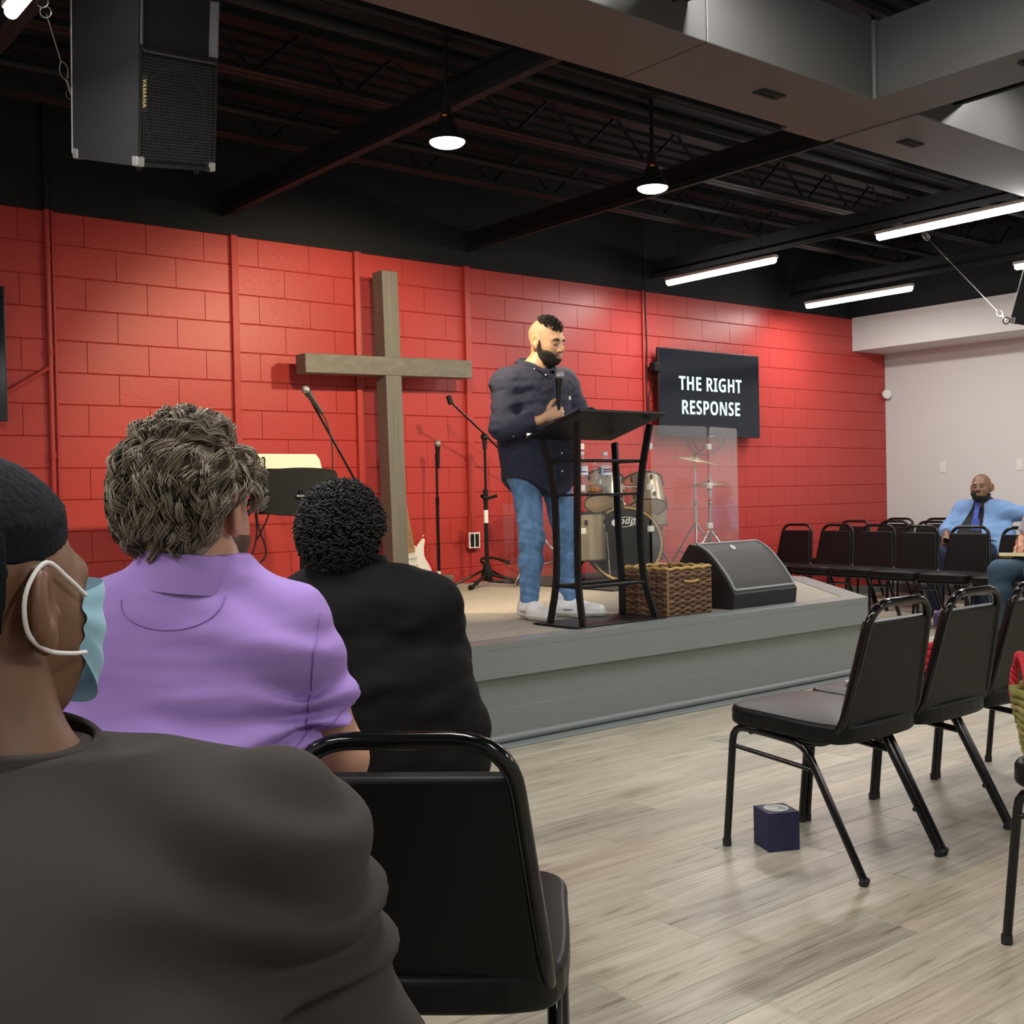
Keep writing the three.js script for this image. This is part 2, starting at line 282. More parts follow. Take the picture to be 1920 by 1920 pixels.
// ---------- lamps ----------
{
  const glow = new THREE.MeshStandardMaterial({ color: 0xffffff, emissive: TUBE_COLOR, emissiveIntensity: TUBE_GLOW, roughness: 0.4 });
  const housing = mat([0.6, 0.6, 0.6], { roughness: 0.4 });
  for (const [x, z, label, y = TUBE_Y] of TUBES) {
    const t = thing('tube_lamp', label, 'lamp', [x, y, z + 0.6], 0, 'ceiling tube lamps');
    mesh('housing', [rbox(0.06, 0.03, 1.2, 0.008, 0, 0.03, 0)], housing, t);
    mesh('diffuser', [T(new THREE.CapsuleGeometry(0.026, 1.14, 6, 14), 0, 0, 0, Math.PI / 2)], glow, t);
    for (const s of [-0.45, 0.45]) mesh('hanger_wire', bar([0, 0.04, s], [0, DECK - y + 0.01, s], 0.0025, 0.0025, 5), M.matte, t);
    const l = new THREE.RectAreaLight(TUBE_COLOR, TUBE_POWER, 0.075, 1.16); l.position.set(0, -0.032, 0); l.rotation.x = -Math.PI / 2; l.name = 'tube_light'; t.add(l);
  }
  const bulb = new THREE.MeshStandardMaterial({ color: 0xffffff, emissive: lin(1, 0.86, 0.62), emissiveIntensity: BULB_GLOW, roughness: 0.4 });
  SPOTS.forEach(([x, y, z], i) => {
    const t = thing('flood_lamp', i ? 'round warm flood lamp hanging above the lectern and drums' : 'round warm flood lamp hanging above the tall cross', 'lamp', [x, y, z], 0, 'warm flood lamps over the stage');
    mesh('lens', [T(new THREE.SphereGeometry(0.088, 24, 12, 0, Math.PI * 2, 0, Math.PI / 2).scale(1, 0.35, 1), 0, 0, 0, Math.PI)], bulb, t);
    mesh('reflector', [lathe([[0.02, 0.13], [0.034, 0.12], [0.06, 0.06], [0.093, 0.004], [0.093, -0.004], [0.088, 0]])], M.matte, t);
    mesh('socket', [cyl(0.026, 0.03, 0.08, 0, 0.16, 0)], M.matte, t);
    mesh('stem', bar([0, 0.19, 0], [0, 0.53, 0], 0.012), M.matte, t);
    mesh('bracket', rbox(0.1, 0.02, 0.1, 0.006, 0, 0.525, 0), M.matte, t);
    mesh('brass_screw', bar([-0.05, 0.115, 0.03], [-0.03, 0.115, 0.04], 0.011, 0.011, 8), mat([0.6, 0.22, 0.05], { metalness: 1, roughness: 0.3 }), t);
    const l = new THREE.SpotLight(SPOT_COLOR, SPOT_POWER, 0, 0.80, 0.3, 2); l.position.set(0, -0.05, 0); l.shadow.radius = 3; l.castShadow = true; l.name = 'flood_light';
    l.target.position.set(i ? -0.5 : 0.85, -1.4, -1.9); l.target.name = 'flood_target'; t.add(l); t.add(l.target);
  });
}
// ---------- stage ----------
const SY = 0.49;
const greyPaint = mat([0.205, 0.23, 0.226], { roughness: 0.38, bumpMap: grainTex, bumpScale: 0.0003 });
{
  const st = thing('stage', 'low grey platform with carpeted top and a cut corner against the red wall', 'stage');
  const out = [[-2.6, 3.2], [6.3, 3.2], [7.46, 1.85], [7.46, 0.07], [-2.6, 0.07]];
  const inset = (d) => { const k = d; return [[-2.6 + k, 3.2 - k], [6.3 - k * 0.46, 3.2 - k], [7.46 - k, 1.85 - k * 0.37], [7.46 - k, 0.07], [-2.6 + k, 0.07]]; };
  const slab = (pts, y0, y1) => { const g = extrude(pts, y1 - y0); g.rotateX(Math.PI / 2); g.translate(0, y1, 0); return g; };
  mesh('core', slab(inset(0.05), 0, SY - 0.03), greyPaint, st);
  const ct = mat(0xffffff, { map: carpetTex.clone(), roughness: 0.95, bumpMap: carpetTex, bumpScale: 0.003 }); ct.map.repeat.set(1.6, 1.6); ct.bumpMap = carpetTex.clone(); ct.bumpMap.repeat.set(1.6, 1.6); ct.color = lin(1.1, 1.08, 1.02);
  mesh('carpet', slab(inset(0.15), SY - 0.03, SY), ct, st);
  // each run of edge is built of its own boards
  const run = (a, b, tops) => {
    const A = V(a[0], 0, a[1]), B = V(b[0], 0, b[1]), d = B.clone().sub(A), L = d.length(), ang = Math.atan2(-d.z, d.x);
    const put = (name, g) => { const m = mesh(name, g, greyPaint, st); m.position.copy(A.clone().add(B).multiplyScalar(0.5)); m.rotation.y = ang; return m; };
    put('fascia_board', rbox(L + 0.002, 0.165, 0.03, 0.004, 0, SY - 0.0815, -0.016));
    put('skirt_board', rbox(L - 0.02, 0.155, 0.02, 0.003, 0, SY - 0.165 - 0.079, -0.052));
    put('skirt_board', rbox(L - 0.02, 0.172, 0.022, 0.003, 0, 0.088, -0.049));
    put('base_moulding', [T(new THREE.CylinderGeometry(0.02, 0.02, L - 0.02, 10), 0, 0.028, -0.036, 0, 0, Math.PI / 2)]);
    put('floor_strip', rbox(L - 0.02, 0.008, 0.09, 0.003, 0, 0.004, 0.012));
  };
  run(out[0], out[1]); run(out[1], out[2]); run(out[2], out[3]);
  const a = inset(0.15), o = out;
  const quad = (p, q, r, s) => slab([p, q, r, s], SY - 0.025, SY + 0.004);
  mesh('edge_board', quad(o[0], o[1], a[1], a[0]), greyPaint, st); mesh('edge_board', quad(o[1], o[2], a[2], a[1]), greyPaint, st); mesh('edge_board', quad(o[2], o[3], a[3], a[2]), greyPaint, st);
}
// ---------- cross ----------
{
  const wood = mat([0.175, 0.166, 0.142], { roughness: 0.55, map: dataTex(128, 512, (u, v) => { const g = 232 + 40 * fractal(u * 14, v * 3, 8.1, 3); return [g, g, g].map(x => clamp(x)); }) });
  const t = thing('wooden_cross', 'tall taupe painted timber cross leaning by the red wall', 'cross', [4.665, SY, 0.235]);
  t.rotation.z = 0.020;
  mesh('upright', rbox(0.138, 2.38, 0.138, 0.006, 0, 1.19, 0), wood, t);
  mesh('crossbeam', rbox(1.46, 0.138, 0.142, 0.006, -0.005, 1.675, 0.003), wood, t);
  mesh('base_block', [rbox(0.70, 0.09, 0.2, 0.006, 0.09, 0.045, 0.02), rbox(0.12, 0.09, 0.55, 0.006, 0, 0.05, 0.1)], wood, t);
}
// ---------- lectern ----------
{
  const steel = mat([0.008, 0.008, 0.0085], { roughness: 0.5, specularIntensity: 0.5 });
  const t = thing('lectern', 'black metal lectern with sloping top and curved flat legs', 'lectern', [4.245, SY, 2.9]);
  const y = v => v - SY, sl = Math.atan2(0.115, 0.42);
  mesh('base_plate', rbox(0.66, 0.008, 0.36, 0.003, 0, 0.008, 0.0), steel, t);
  mesh('desk_top', [rbox(0.63, 0.018, 0.45, 0.006, 0, y(1.56), 0.0, -sl)], steel, t);
  mesh('desk_lip', [rbox(0.63, 0.03, 0.016, 0.005, 0, y(1.512), -0.218, -sl)], M.steel, t);
  for (const sx of [-1, 1]) for (const sz of [-1, 1]) {
    const pts = [[sx * 0.27, 0.012, sz * 0.105 + (sz > 0 ? 0.05 : 0)], [sx * 0.245, 0.22, sz * 0.09 + 0.01], [sx * 0.232, 0.5, sz * 0.085], [sx * 0.238, 0.8, sz * 0.1], [sx * 0.268, 1.03 + sz * 0.045, sz * 0.14]];
    const c = new THREE.CatmullRomCurve3(pts.map(p => V(...p))).getPoints(14), g = [];
    for (let i = 0; i < 14; i++) g.push(flatBar(c[i].toArray(), c[i + 1].toArray(), 0.016, 0.04, [1, 0, 0]));
    mesh('leg', g, steel, t);
  }
  mesh('shelf', rbox(0.47, 0.014, 0.2, 0.004, 0, y(1.185), 0), steel, t);
  mesh('rail', [bar([-0.24, y(1.365), 0.1], [0.24, y(1.365), 0.1], 0.009)], steel, t);
  mesh('rail', [bar([-0.24, y(1.365), -0.1], [-0.24, y(1.365), 0.1], 0.009)], steel, t);
  mesh('rail', [bar([0.24, y(1.365), -0.1], [0.24, y(1.365), 0.1], 0.009)], steel, t);
  mesh('foot_rail', [bar([-0.245, y(0.70), 0.11], [0.245, y(0.70), 0.11], 0.01)], steel, t);
  mesh('foot_rail', [bar([-0.245, y(0.70), -0.08], [0.245, y(0.70), -0.08], 0.01)], steel, t);
  mesh('foot_rail', [bar([-0.245, y(0.70), -0.08], [-0.245, y(0.70), 0.11], 0.01)], steel, t);
  mesh('foot_rail', [bar([0.245, y(0.70), -0.08], [0.245, y(0.70), 0.11], 0.01)], steel, t);
  // tablet on the desk
  const tb = thing('tablet', 'black tablet lying on the lectern top', 'tablet', [4.26, 1.572, 2.885]); tb.rotation.x = -sl;
  mesh('shell', rbox(0.27, 0.012, 0.19, 0.005, 0, 0.008, 0), M.plastic, tb); mesh('glass', rbox(0.25, 0.002, 0.17, 0.0008, 0, 0.015, 0), mat([0.01, 0.01, 0.012], { roughness: 0.08 }), tb);
  // bottles on the shelf
  const clear = mat([0.93, 0.95, 0.97], { transmission: 0.88, thickness: 0, roughness: 0.06, ior: 1.3 });
  const capW = mat([0.8, 0.82, 0.85], { roughness: 0.4 });
  const labelTex = canvasTex(128, 64, (c, w, h) => { c.fillStyle = '#e9ecf3'; c.fillRect(0, 0, w, h); c.fillStyle = '#23358f'; c.fillRect(8, 12, 34, 40); c.fillStyle = '#b3242c'; c.fillRect(52, 22, 40, 10); c.fillStyle = '#2b3c96'; c.fillRect(52, 38, 60, 8); c.fillStyle = '#fff'; c.fillRect(14, 20, 8, 24); c.fillRect(28, 20, 8, 24); });
  const lab = new THREE.MeshPhysicalMaterial({ map: labelTex, roughness: 0.5, side: THREE.DoubleSide });
  const bottle = (x, z, label, turn) => {
    const b = thing('water_bottle', label, 'bottle', [x, 1.193, z], turn, 'water bottles in the lectern');
    const pr = [[0, 0], [0.03, 0.001], [0.0325, 0.008]]; for (let k = 0; k < 9; k++) pr.push([0.0325 - (k % 2 ? 0.0025 : 0), 0.012 + k * 0.009]);
    pr.push([0.0325, 0.095], [0.032, 0.15], [0.028, 0.17], [0.014, 0.198], [0.0125, 0.21]);
    mesh('body', lathe(pr), clear, b); mesh('cap', cyl(0.0145, 0.0145, 0.018, 0, 0.213, 0), capW, b);
    mesh('label', T(new THREE.CylinderGeometry(0.0333, 0.0333, 0.05, 28, 1, true), 0, 0.122, 0), lab, b);
  };
  bottle(4.085, 2.95, 'clear water bottle with printed label beside the near lectern leg', 1.0);
  bottle(4.275, 2.93, 'clear water bottle with blue label beside the oil flask', 2.7);
  const f = thing('oil_flask', 'round glass flask of golden oil on the lectern shelf', 'flask', [4.175, 1.193, 2.96]);
  mesh('glass_body', lathe([[0, 0], [0.035, 0.001], [0.05, 0.018], [0.05, 0.035], [0.036, 0.07], [0.016, 0.105], [0.012, 0.13], [0.016, 0.14]]), clear, f);
  mesh('oil', lathe([[0, 0.003], [0.034, 0.004], [0.0475, 0.019], [0.0475, 0.034], [0.043, 0.045], [0, 0.045]]), mat([0.95, 0.75, 0.2], { transmission: 0.95, thickness: 0.09, roughness: 0.02, ior: 1.45, attenuationColor: lin(0.9, 0.62, 0.06), attenuationDistance: 0.1 }), f);
  mesh('stopper', ball(0.016, 0, 0.155, 0), clear, f);
}
// ---------- wicker basket ----------
{
  const t = thing('wicker_basket', 'rectangular brown woven basket on the stage edge', 'basket', [4.81, SY, 2.87], 0.02);
  const W = 0.36, D = 0.33, H = 0.27, cols = [mat([0.13, 0.07, 0.035], { roughness: 0.75 }), mat([0.20, 0.115, 0.055], { roughness: 0.75 }), mat([0.09, 0.048, 0.026], { roughness: 0.8 })];
  const path = (y, inset, ph, amp) => { const p = []; const c = [[-W / 2, -D / 2], [W / 2, -D / 2], [W / 2, D / 2], [-W / 2, D / 2]]; for (let e = 0; e < 4; e++) { const a = c[e], b = c[(e + 1) % 4], n = 16; for (let i = 0; i < n; i++) { const u = i / n, x = a[0] + (b[0] - a[0]) * u, z = a[1] + (b[1] - a[1]) * u, w = Math.sin((e * n + i) * Math.PI / 2 + ph); const nx = e % 2 ? Math.sign(a[0]) : 0, nz = e % 2 ? 0 : Math.sign(a[1]); p.push([x + nx * w * amp, y + w * 0.004, z + nz * w * amp]); } } return p; };
  const rows = 17;
  for (let r = 0; r < rows; r++) mesh('woven_row', tube(path(0.01 + r * (H - 0.02) / rows, 0, (r % 2) * Math.PI, 0.005), 0.0092, 128, 6, true), cols[(r * 2 + (r > 11 ? 1 : 0)) % 3], t);
  mesh('base', box(W - 0.02, 0.012, D - 0.02, 0, 0.008, 0), cols[2], t);
  const st = []; for (let i = 0; i < 9; i++) { const u = -W / 2 + W * (i + 0.5) / 9, v = -D / 2 + D * (i + 0.5) / 9; st.push(bar([u, 0, -D / 2 + .002], [u, H, -D / 2 + .002], 0.004, 0.004, 5), bar([u, 0, D / 2 - .002], [u, H, D / 2 - .002], 0.004, 0.004, 5), bar([-W / 2 + .002, 0, v], [-W / 2 + .002, H, v], 0.004, 0.004, 5), bar([W / 2 - .002, 0, v], [W / 2 - .002, H, v], 0.004, 0.004, 5)); }
  mesh('stakes', st, cols[1], t);
  const rim = mat([0.5, 0.32, 0.1], { roughness: 0.7 });
  mesh('rim', tube(path(H, 0, 0, 0.001), 0.0095, 96, 6, true), rim, t);
  mesh('corner_rope', [bar([-W / 2, 0.01, D / 2], [-W / 2, H, D / 2], 0.006)], mat([0.33, 0.2, 0.09], { roughness: 0.8 }), t);
  mesh('handle', tube([[-0.06, 0.2, D / 2 + .012], [-0.03, 0.193, D / 2 + .016], [0.03, 0.193, D / 2 + .016], [0.06, 0.2, D / 2 + .012]], 0.007, 16, 6), rim, t);
}
// ---------- floor wedge monitor ----------
{
  const t = thing('floor_monitor_speaker', 'black wedge loudspeaker with curved grille at the stage edge', 'speaker', [5.475, SY, 2.9], 0.04);
  const W = 0.62, prof = [[-0.28, 0.0], [0.135, 0.0], [0.145, 0.085], [0.10, 0.15], [0.03, 0.235], [-0.06, 0.32], [-0.15, 0.365], [-0.19, 0.37], [-0.30, 0.22], [-0.31, 0.15]];
  const side = g => { g.rotateY(-Math.PI / 2); return g; };
  mesh('cabinet', T(side(extrude(prof.map(p => [p[0], p[1] + 0.004]), W - 0.012, 0.005)), (W - 0.012) / 2, 0, 0), mat([0.012, 0.012, 0.013], { roughness: 0.6, bumpMap: grainTex, bumpScale: 0.0008 }), t);
  const gp = [[0.128, 0.108], [0.095, 0.162], [0.025, 0.246], [-0.062, 0.328], [-0.148, 0.372]], c = new THREE.CatmullRomCurve3(gp.map(p => V(0, p[1], p[0]))).getPoints(12);
  const gm = mat([0.045, 0.042, 0.039], { roughness: 0.55, bumpMap: weaveTex.clone(), bumpScale: 0.002 }); gm.bumpMap.repeat.set(20, 20);
  const panel = []; for (let i = 0; i < 12; i++) { const a = c[i], b = c[i + 1]; panel.push(flatBar([0, a.y + 0.004, a.z + 0.006], [0, b.y + 0.004, b.z + 0.006], W - 0.05, 0.008)); }
  mesh('grille', panel, gm, t);
  const edge = mat([0.24, 0.245, 0.25], { roughness: 0.4 });
  const rail = x => pipe(c.map(p => [x, p.y + 0.006, p.z + 0.008]), 0.009, 0.01, 6, 1);
  mesh('grille_frame', [rail(-W / 2 + 0.018), rail(W / 2 - 0.018), bar([-W / 2 + 0.018, c[0].y + .006, c[0].z + .008], [W / 2 - 0.018, c[0].y + .006, c[0].z + .008], 0.009, 0.009, 6), bar([-W / 2 + 0.018, c[12].y + .006, c[12].z + .008], [W / 2 - 0.018, c[12].y + .006, c[12].z + .008], 0.009, 0.009, 6)], edge, t);
  const p = c[10]; const lg = canvasTex(64, 64, (x, w, h) => { x.fillStyle = '#e8e8e8'; x.beginPath(); x.arc(32, 32, 31, 0, 7); x.fill(); x.fillStyle = '#15171c'; x.beginPath(); x.arc(32, 32, 19, 0, 7); x.fill(); x.fillStyle = '#e8e8e8'; x.fillRect(26, 24, 26, 8); x.fillRect(22, 36, 20, 6); });
  mesh('badge', T(new THREE.CircleGeometry(0.019, 24), -0.03, p.y + 0.009, p.z + 0.013, -0.9), new THREE.MeshStandardMaterial({ map: lg, roughness: 0.4, side: THREE.DoubleSide }), t);
  mesh('side_handle', rbox(0.012, 0.035, 0.14, 0.005, -W / 2 - 0.002, 0.16, -0.09, -0.6), M.rubber, t);
}
// ---------- drum kit ----------
const champagne = mat([0.62, 0.52, 0.36], { metalness: 0.85, roughness: 0.28 }), hoopBlack = mat([0.01, 0.01, 0.01], { roughness: 0.3 }), headCream = mat([0.62, 0.5, 0.36], { roughness: 0.6 }), headWhite = mat([0.75, 0.72, 0.66], { roughness: 0.6 });
{
  const FY = Math.atan2(-0.62, 0.79);
  const b = thing('bass_drum', 'large bass drum with black front head and gold hoop', 'drum', [6.23, SY, 1.08], FY);
  const R = 0.29;
  mesh('shell', T(new THREE.CylinderGeometry(R - 0.01, R - 0.01, 0.42, 48, 1, true), 0, R + 0.012, -0.23, Math.PI / 2), champagne, b);
  const gold = mat([0.72, 0.45, 0.16], { roughness: 0.4 });
  mesh('hoop', [T(lathe([[R - 0.016, -0.02], [R + 0.008, -0.02], [R + 0.008, 0.02], [R - 0.016, 0.02], [R - 0.016, -0.02]], 56), 0, R + 0.012, 0, Math.PI / 2)], gold, b);
  mesh('hoop', [T(lathe([[R - 0.016, -0.02], [R + 0.008, -0.02], [R + 0.008, 0.02], [R - 0.016, 0.02], [R - 0.016, -0.02]], 56), 0, R + 0.012, -0.45, Math.PI / 2)], hoopBlack, b);
  mesh('hoop_inlay', torus(R + 0.005, 0.005, 0, R + 0.012, 0.018, 0, 0, 0, 56, 6), hoopBlack, b);
  const lt = canvasTex(1024, 1024, (c, w) => {
    c.fillStyle = '#0b0c0f'; c.fillRect(0, 0, w, w); c.save(); c.translate(w * 0.5, w * 0.19);
    c.lineWidth = 9; c.strokeStyle = '#f1f1f1'; c.beginPath(); c.ellipse(0, 0, 185, 68, -0.05, 0, 7); c.stroke();
    c.fillStyle = '#f1f1f1'; c.beginPath(); c.ellipse(-140, 8, 52, 50, 0, 0, 7); c.fill();
    c.font = 'italic bold 132px sans-serif'; c.textAlign = 'center'; c.fillText('pdp', 28, 30); c.restore();
  });
  mesh('front_head', disc(R - 0.014, 0, R + 0.012, 0.004, 0, 0, 56), new THREE.MeshPhysicalMaterial({ map: lt, roughness: 0.16, clearcoat: 0.5, side: THREE.DoubleSide }), b);
  for (let k = 0; k < 8; k++) { const a = k * Math.PI / 4 + 0.39, x = Math.cos(a) * (R + 0.012), y = Math.sin(a) * (R + 0.012) + R + 0.012; mesh('claw', [T(rbox(0.02, 0.03, 0.05, 0.004), x, y, -0.004, 0, 0, a + Math.PI / 2), T(cyl(0.006, 0.006, 0.08, 0, 0, 0, Math.PI / 2), x, y, -0.07)], hoopBlack, b); }
  for (const s of [-1, 1]) mesh('spur', bar([s * (R - 0.01), 0.26, -0.1], [s * (R + 0.13), 0.004, 0.02], 0.008), hoopBlack, b);
  mesh('tom_mount', [bar([0, 2 * R, -0.2], [0, 2 * R + 0.18, -0.2], 0.016), rbox(0.07, 0.05, 0.05, 0.01, 0, 2 * R + 0.02, -0.2), bar([-0.16, 2 * R + 0.17, -0.19], [0.16, 2 * R + 0.17, -0.19], 0.011), rbox(0.06, 0.04, 0.05, 0.008, 0, 2 * R + 0.16, -0.2)], M.chrome, b);
  // toms: resonant head toward us
  const tom = (label, p, r, h, tilt, yaw) => {
    const t = thing('tom_drum', label, 'drum', p, yaw, 'tom drums'); t.rotation.order = 'YXZ'; t.rotation.x = tilt;
    mesh('shell', T(new THREE.CylinderGeometry(r, r, h, 40, 1, true), 0, 0, 0), champagne, t);
    mesh('bottom_hoop', torus(r + 0.004, 0.007, 0, -h / 2, 0, Math.PI / 2, 0, 0, 40, 6), hoopBlack, t); mesh('top_hoop', torus(r + 0.004, 0.007, 0, h / 2, 0, Math.PI / 2, 0, 0, 40, 6), hoopBlack, t);
    mesh('bottom_head', disc(r, 0, -h / 2 - 0.001, 0, Math.PI / 2, 0, 40), headCream, t); mesh('top_head', disc(r, 0, h / 2 + 0.001, 0, -Math.PI / 2, 0, 40), headWhite, t);
    for (let k = 0; k < 6; k++) { const a = k * Math.PI / 3 + 0.3; for (const s of [-1, 1]) mesh('lug', [rbox(0.018, 0.036, 0.016, 0.004, Math.cos(a) * (r + 0.008), s * (h / 2 - 0.05), Math.sin(a) * (r + 0.008)), cyl(0.004, 0.004, 0.04, Math.cos(a) * (r + 0.01), s * (h / 2 - 0.02), Math.sin(a) * (r + 0.01), 0, 0, 0, 8)], hoopBlack, t); }
    return t;
  };
  tom('champagne tom drum on the side nearer the cymbals', [6.60, 1.17, 0.93], 0.158, 0.25, -0.5, FY + 0.15);
  tom('champagne tom drum behind the bottles and oil flask', [6.11, 1.20, 0.98], 0.145, 0.23, -0.55, FY - 0.2);
  const f = thing('floor_tom', 'champagne floor tom behind the lectern leg', 'drum', [5.93, SY, 0.9], 0);
  mesh('shell', T(new THREE.CylinderGeometry(0.19, 0.19, 0.36, 40, 1, true), 0, 0.37, 0), champagne, f); mesh('top_head', disc(0.19, 0, 0.551, 0, -Math.PI / 2), headWhite, f); mesh('top_hoop', torus(0.194, 0.008, 0, 0.55, 0, Math.PI / 2), hoopBlack, f); mesh('bottom_hoop', torus(0.194, 0.008, 0, 0.19, 0, Math.PI / 2), hoopBlack, f); mesh('bottom_head', disc(0.19, 0, 0.189, 0, Math.PI / 2), headCream, f);
  for (let k = 0; k < 6; k++) { const a = k * Math.PI / 3; mesh('lug', rbox(0.02, 0.04, 0.018, 0.004, Math.cos(a) * 0.2, 0.48, Math.sin(a) * 0.2), hoopBlack, f); }
  for (let k = 0; k < 3; k++) { const a = k * 2.09 + 0.5; mesh('leg', bar([Math.cos(a) * 0.205, 0.4, Math.sin(a) * 0.205], [Math.cos(a) * 0.23, 0, Math.sin(a) * 0.23], 0.007), M.chrome, f); }
  const s = thing('snare_drum', 'dark snare drum on its stand behind the bass drum', 'drum', [6.76, SY, 0.78], 0.2);
  mesh('shell', T(new THREE.CylinderGeometry(0.178, 0.178, 0.14, 40, 1, true), 0, 0.5, 0), champagne, s); mesh('top_head', disc(0.178, 0, 0.571, 0, -Math.PI / 2), headWhite, s); mesh('hoop', [torus(0.182, 0.009, 0, 0.57, 0, Math.PI / 2), torus(0.182, 0.009, 0, 0.43, 0, Math.PI / 2)], hoopBlack, s); mesh('bottom_head', disc(0.178, 0, 0.43, 0, Math.PI / 2), headCream, s);
  mesh('stand', [bar([0, 0.42, 0], [0, 0.15, 0], 0.012), ...[0, 2.1, 4.2].map(a => bar([0, 0.2, 0], [Math.cos(a) * 0.22, 0.008, Math.sin(a) * 0.22], 0.008)), ...[0, 2.1, 4.2].map(a => bar([0, 0.38, 0], [Math.cos(a) * 0.18, 0.425, Math.sin(a) * 0.18], 0.007))], M.chrome, s);
  const cymbal = r => lathe([[0.006, 0.028], [0.022, 0.027], [0.035, 0.018], [0.05, 0.012], [r * 0.6, 0.003], [r, -0.012], [r, -0.0135], [r * 0.6, 0.0015], [0.045, 0.0105]], 40);
  const tripod = (y0, rad, yl, n0 = 0.3) => [0, 1, 2].map(k => { const a = n0 + k * 2.094; return [bar([0.015 * Math.cos(a), y0, 0.015 * Math.sin(a)], [rad * Math.cos(a), 0.012, rad * Math.sin(a)], 0.009), bar([0.01 * Math.cos(a), yl, 0.01 * Math.sin(a)], [rad * 0.55 * Math.cos(a), y0 * 0.47, rad * 0.55 * Math.sin(a)], 0.007)]; });
  const cs = thing('crash_cymbal_stand', 'tall chrome stand with one tilted crash cymbal', 'cymbal stand', [7.22, SY, 0.92]);
  tripod(0.42, 0.3, 0.12).forEach((g, k) => { mesh('leg', g, M.chrome, cs); mesh('rubber_foot', ball(0.016, 0.3 * Math.cos(0.3 + k * 2.094), 0.016, 0.3 * Math.sin(0.3 + k * 2.094)), M.rubber, cs); });
  mesh('pole', [bar([0, 0.1, 0], [0, 0.6, 0], 0.014), bar([0, 0.6, 0], [0, 0.98, 0], 0.011), ball(0.022, 0, 0.6, 0), ball(0.02, 0, 0.42, 0), ball(0.016, 0, 0.9, 0)], M.chrome, cs);
  mesh('cymbal', T(cymbal(0.215), 0, 0.965, 0, 0.16, 0, -0.12), M.brass, cs); mesh('wing_nut', [cyl(0.014, 0.014, 0.03, 0, 1.005, 0)], M.rubber, cs);
  const hh = thing('hi_hat_stand', 'chrome hi-hat stand with a pair of closed cymbals', 'cymbal stand', [7.33, SY, 0.98]);
  tripod(0.36, 0.27, 0.1, 1.2).forEach(g => mesh('leg', g, M.chrome, hh));
  mesh('pole', [bar([0, 0.05, 0], [0, 0.6, 0], 0.013), bar([0, 0.6, 0], [0, 1.16, 0], 0.0045), ball(0.021, 0, 0.6, 0), cyl(0.018, 0.02, 0.07, 0, 0.68, 0)], M.chrome, hh);
  mesh('bottom_cymbal', T(cymbal(0.178), 0, 0.735, 0, Math.PI), M.brass, hh); mesh('top_cymbal', T(cymbal(0.178), 0, 0.76, 0), M.brass, hh); mesh('clutch', cyl(0.013, 0.013, 0.06, 0, 0.82, 0), M.chrome, hh);
  const c3 = thing('folding_drum_stand', 'chrome tripod drum stand behind the standing man', 'stand', [5.72, SY, 0.62]);
  tripod(0.4, 0.33, 0.15, 0.75).forEach(g => mesh('leg', g, M.chrome, c3)); mesh('pole', bar([0, 0.1, 0], [0, 0.78, 0], 0.012), M.chrome, c3);
  mesh('cymbal', T(cymbal(0.2), 0, 0.79, 0, 0.1, 0, 0.1), M.brass, c3);
  tag(mesh('drum_mat', rbox(1.9, 0.012, 1.45, 0.004, 6.55, SY + 0.007, 0.86), mat([0.035, 0.03, 0.034], { roughness: 0.95 })), 'dark mat under the drum kit', 'mat');
  // clear drum shield
  const acr = mat([0.97, 0.98, 0.98], { transmission: 1, thickness: 0, roughness: 0.02, ior: 1.49 }), reflectionHaze = mat([0.95, 0.96, 0.97], { transmission: 0.94, thickness: 0, roughness: 0.06, ior: 1.49 });  // last two panels: their pale reflection is put into the material as milky haze
  const sh = thing('drum_shield', 'clear acrylic drum shield of tall hinged panels', 'screen');
  const P = [[5.37, 0.62], [5.72, 1.15], [6.27, 1.32], [6.92, 1.34], [7.42, 1.22]];
  for (let i = 0; i < 4; i++) {
    const a = V(P[i][0], 0, P[i][1]), c = V(P[i + 1][0], 0, P[i + 1][1]), d = c.clone().sub(a), L = d.length() - 0.03, ang = Math.atan2(-d.z, d.x), H2 = 1.2, r = 0.03;
    const pts = []; [[L / 2 - r, H2 - r, 0], [-L / 2 + r, H2 - r, 1]].forEach(([x, y, q]) => { for (let k = 0; k <= 5; k++) { const t = q * Math.PI / 2 + k * Math.PI / 10; pts.push([x + r * Math.cos(t), y + r * Math.sin(t)]); } });
    const m = mesh('panel', T(extrude([[-L / 2, 0], [L / 2, 0], ...pts], 0.008), 0, 0, -0.004), i < 2 ? acr : reflectionHaze, sh); m.position.set((a.x + c.x) / 2, SY + 0.013, (a.z + c.z) / 2); m.rotation.y = ang;
  }
  for (let i = 1; i < 4; i++) for (const y of [0.42, 0.74, 1.05]) mesh('clip', rbox(0.05, 0.045, 0.03, 0.006, P[i][0], SY + y, P[i][1]), mat([0.6, 0.6, 0.6], { roughness: 0.35 }), sh);
}
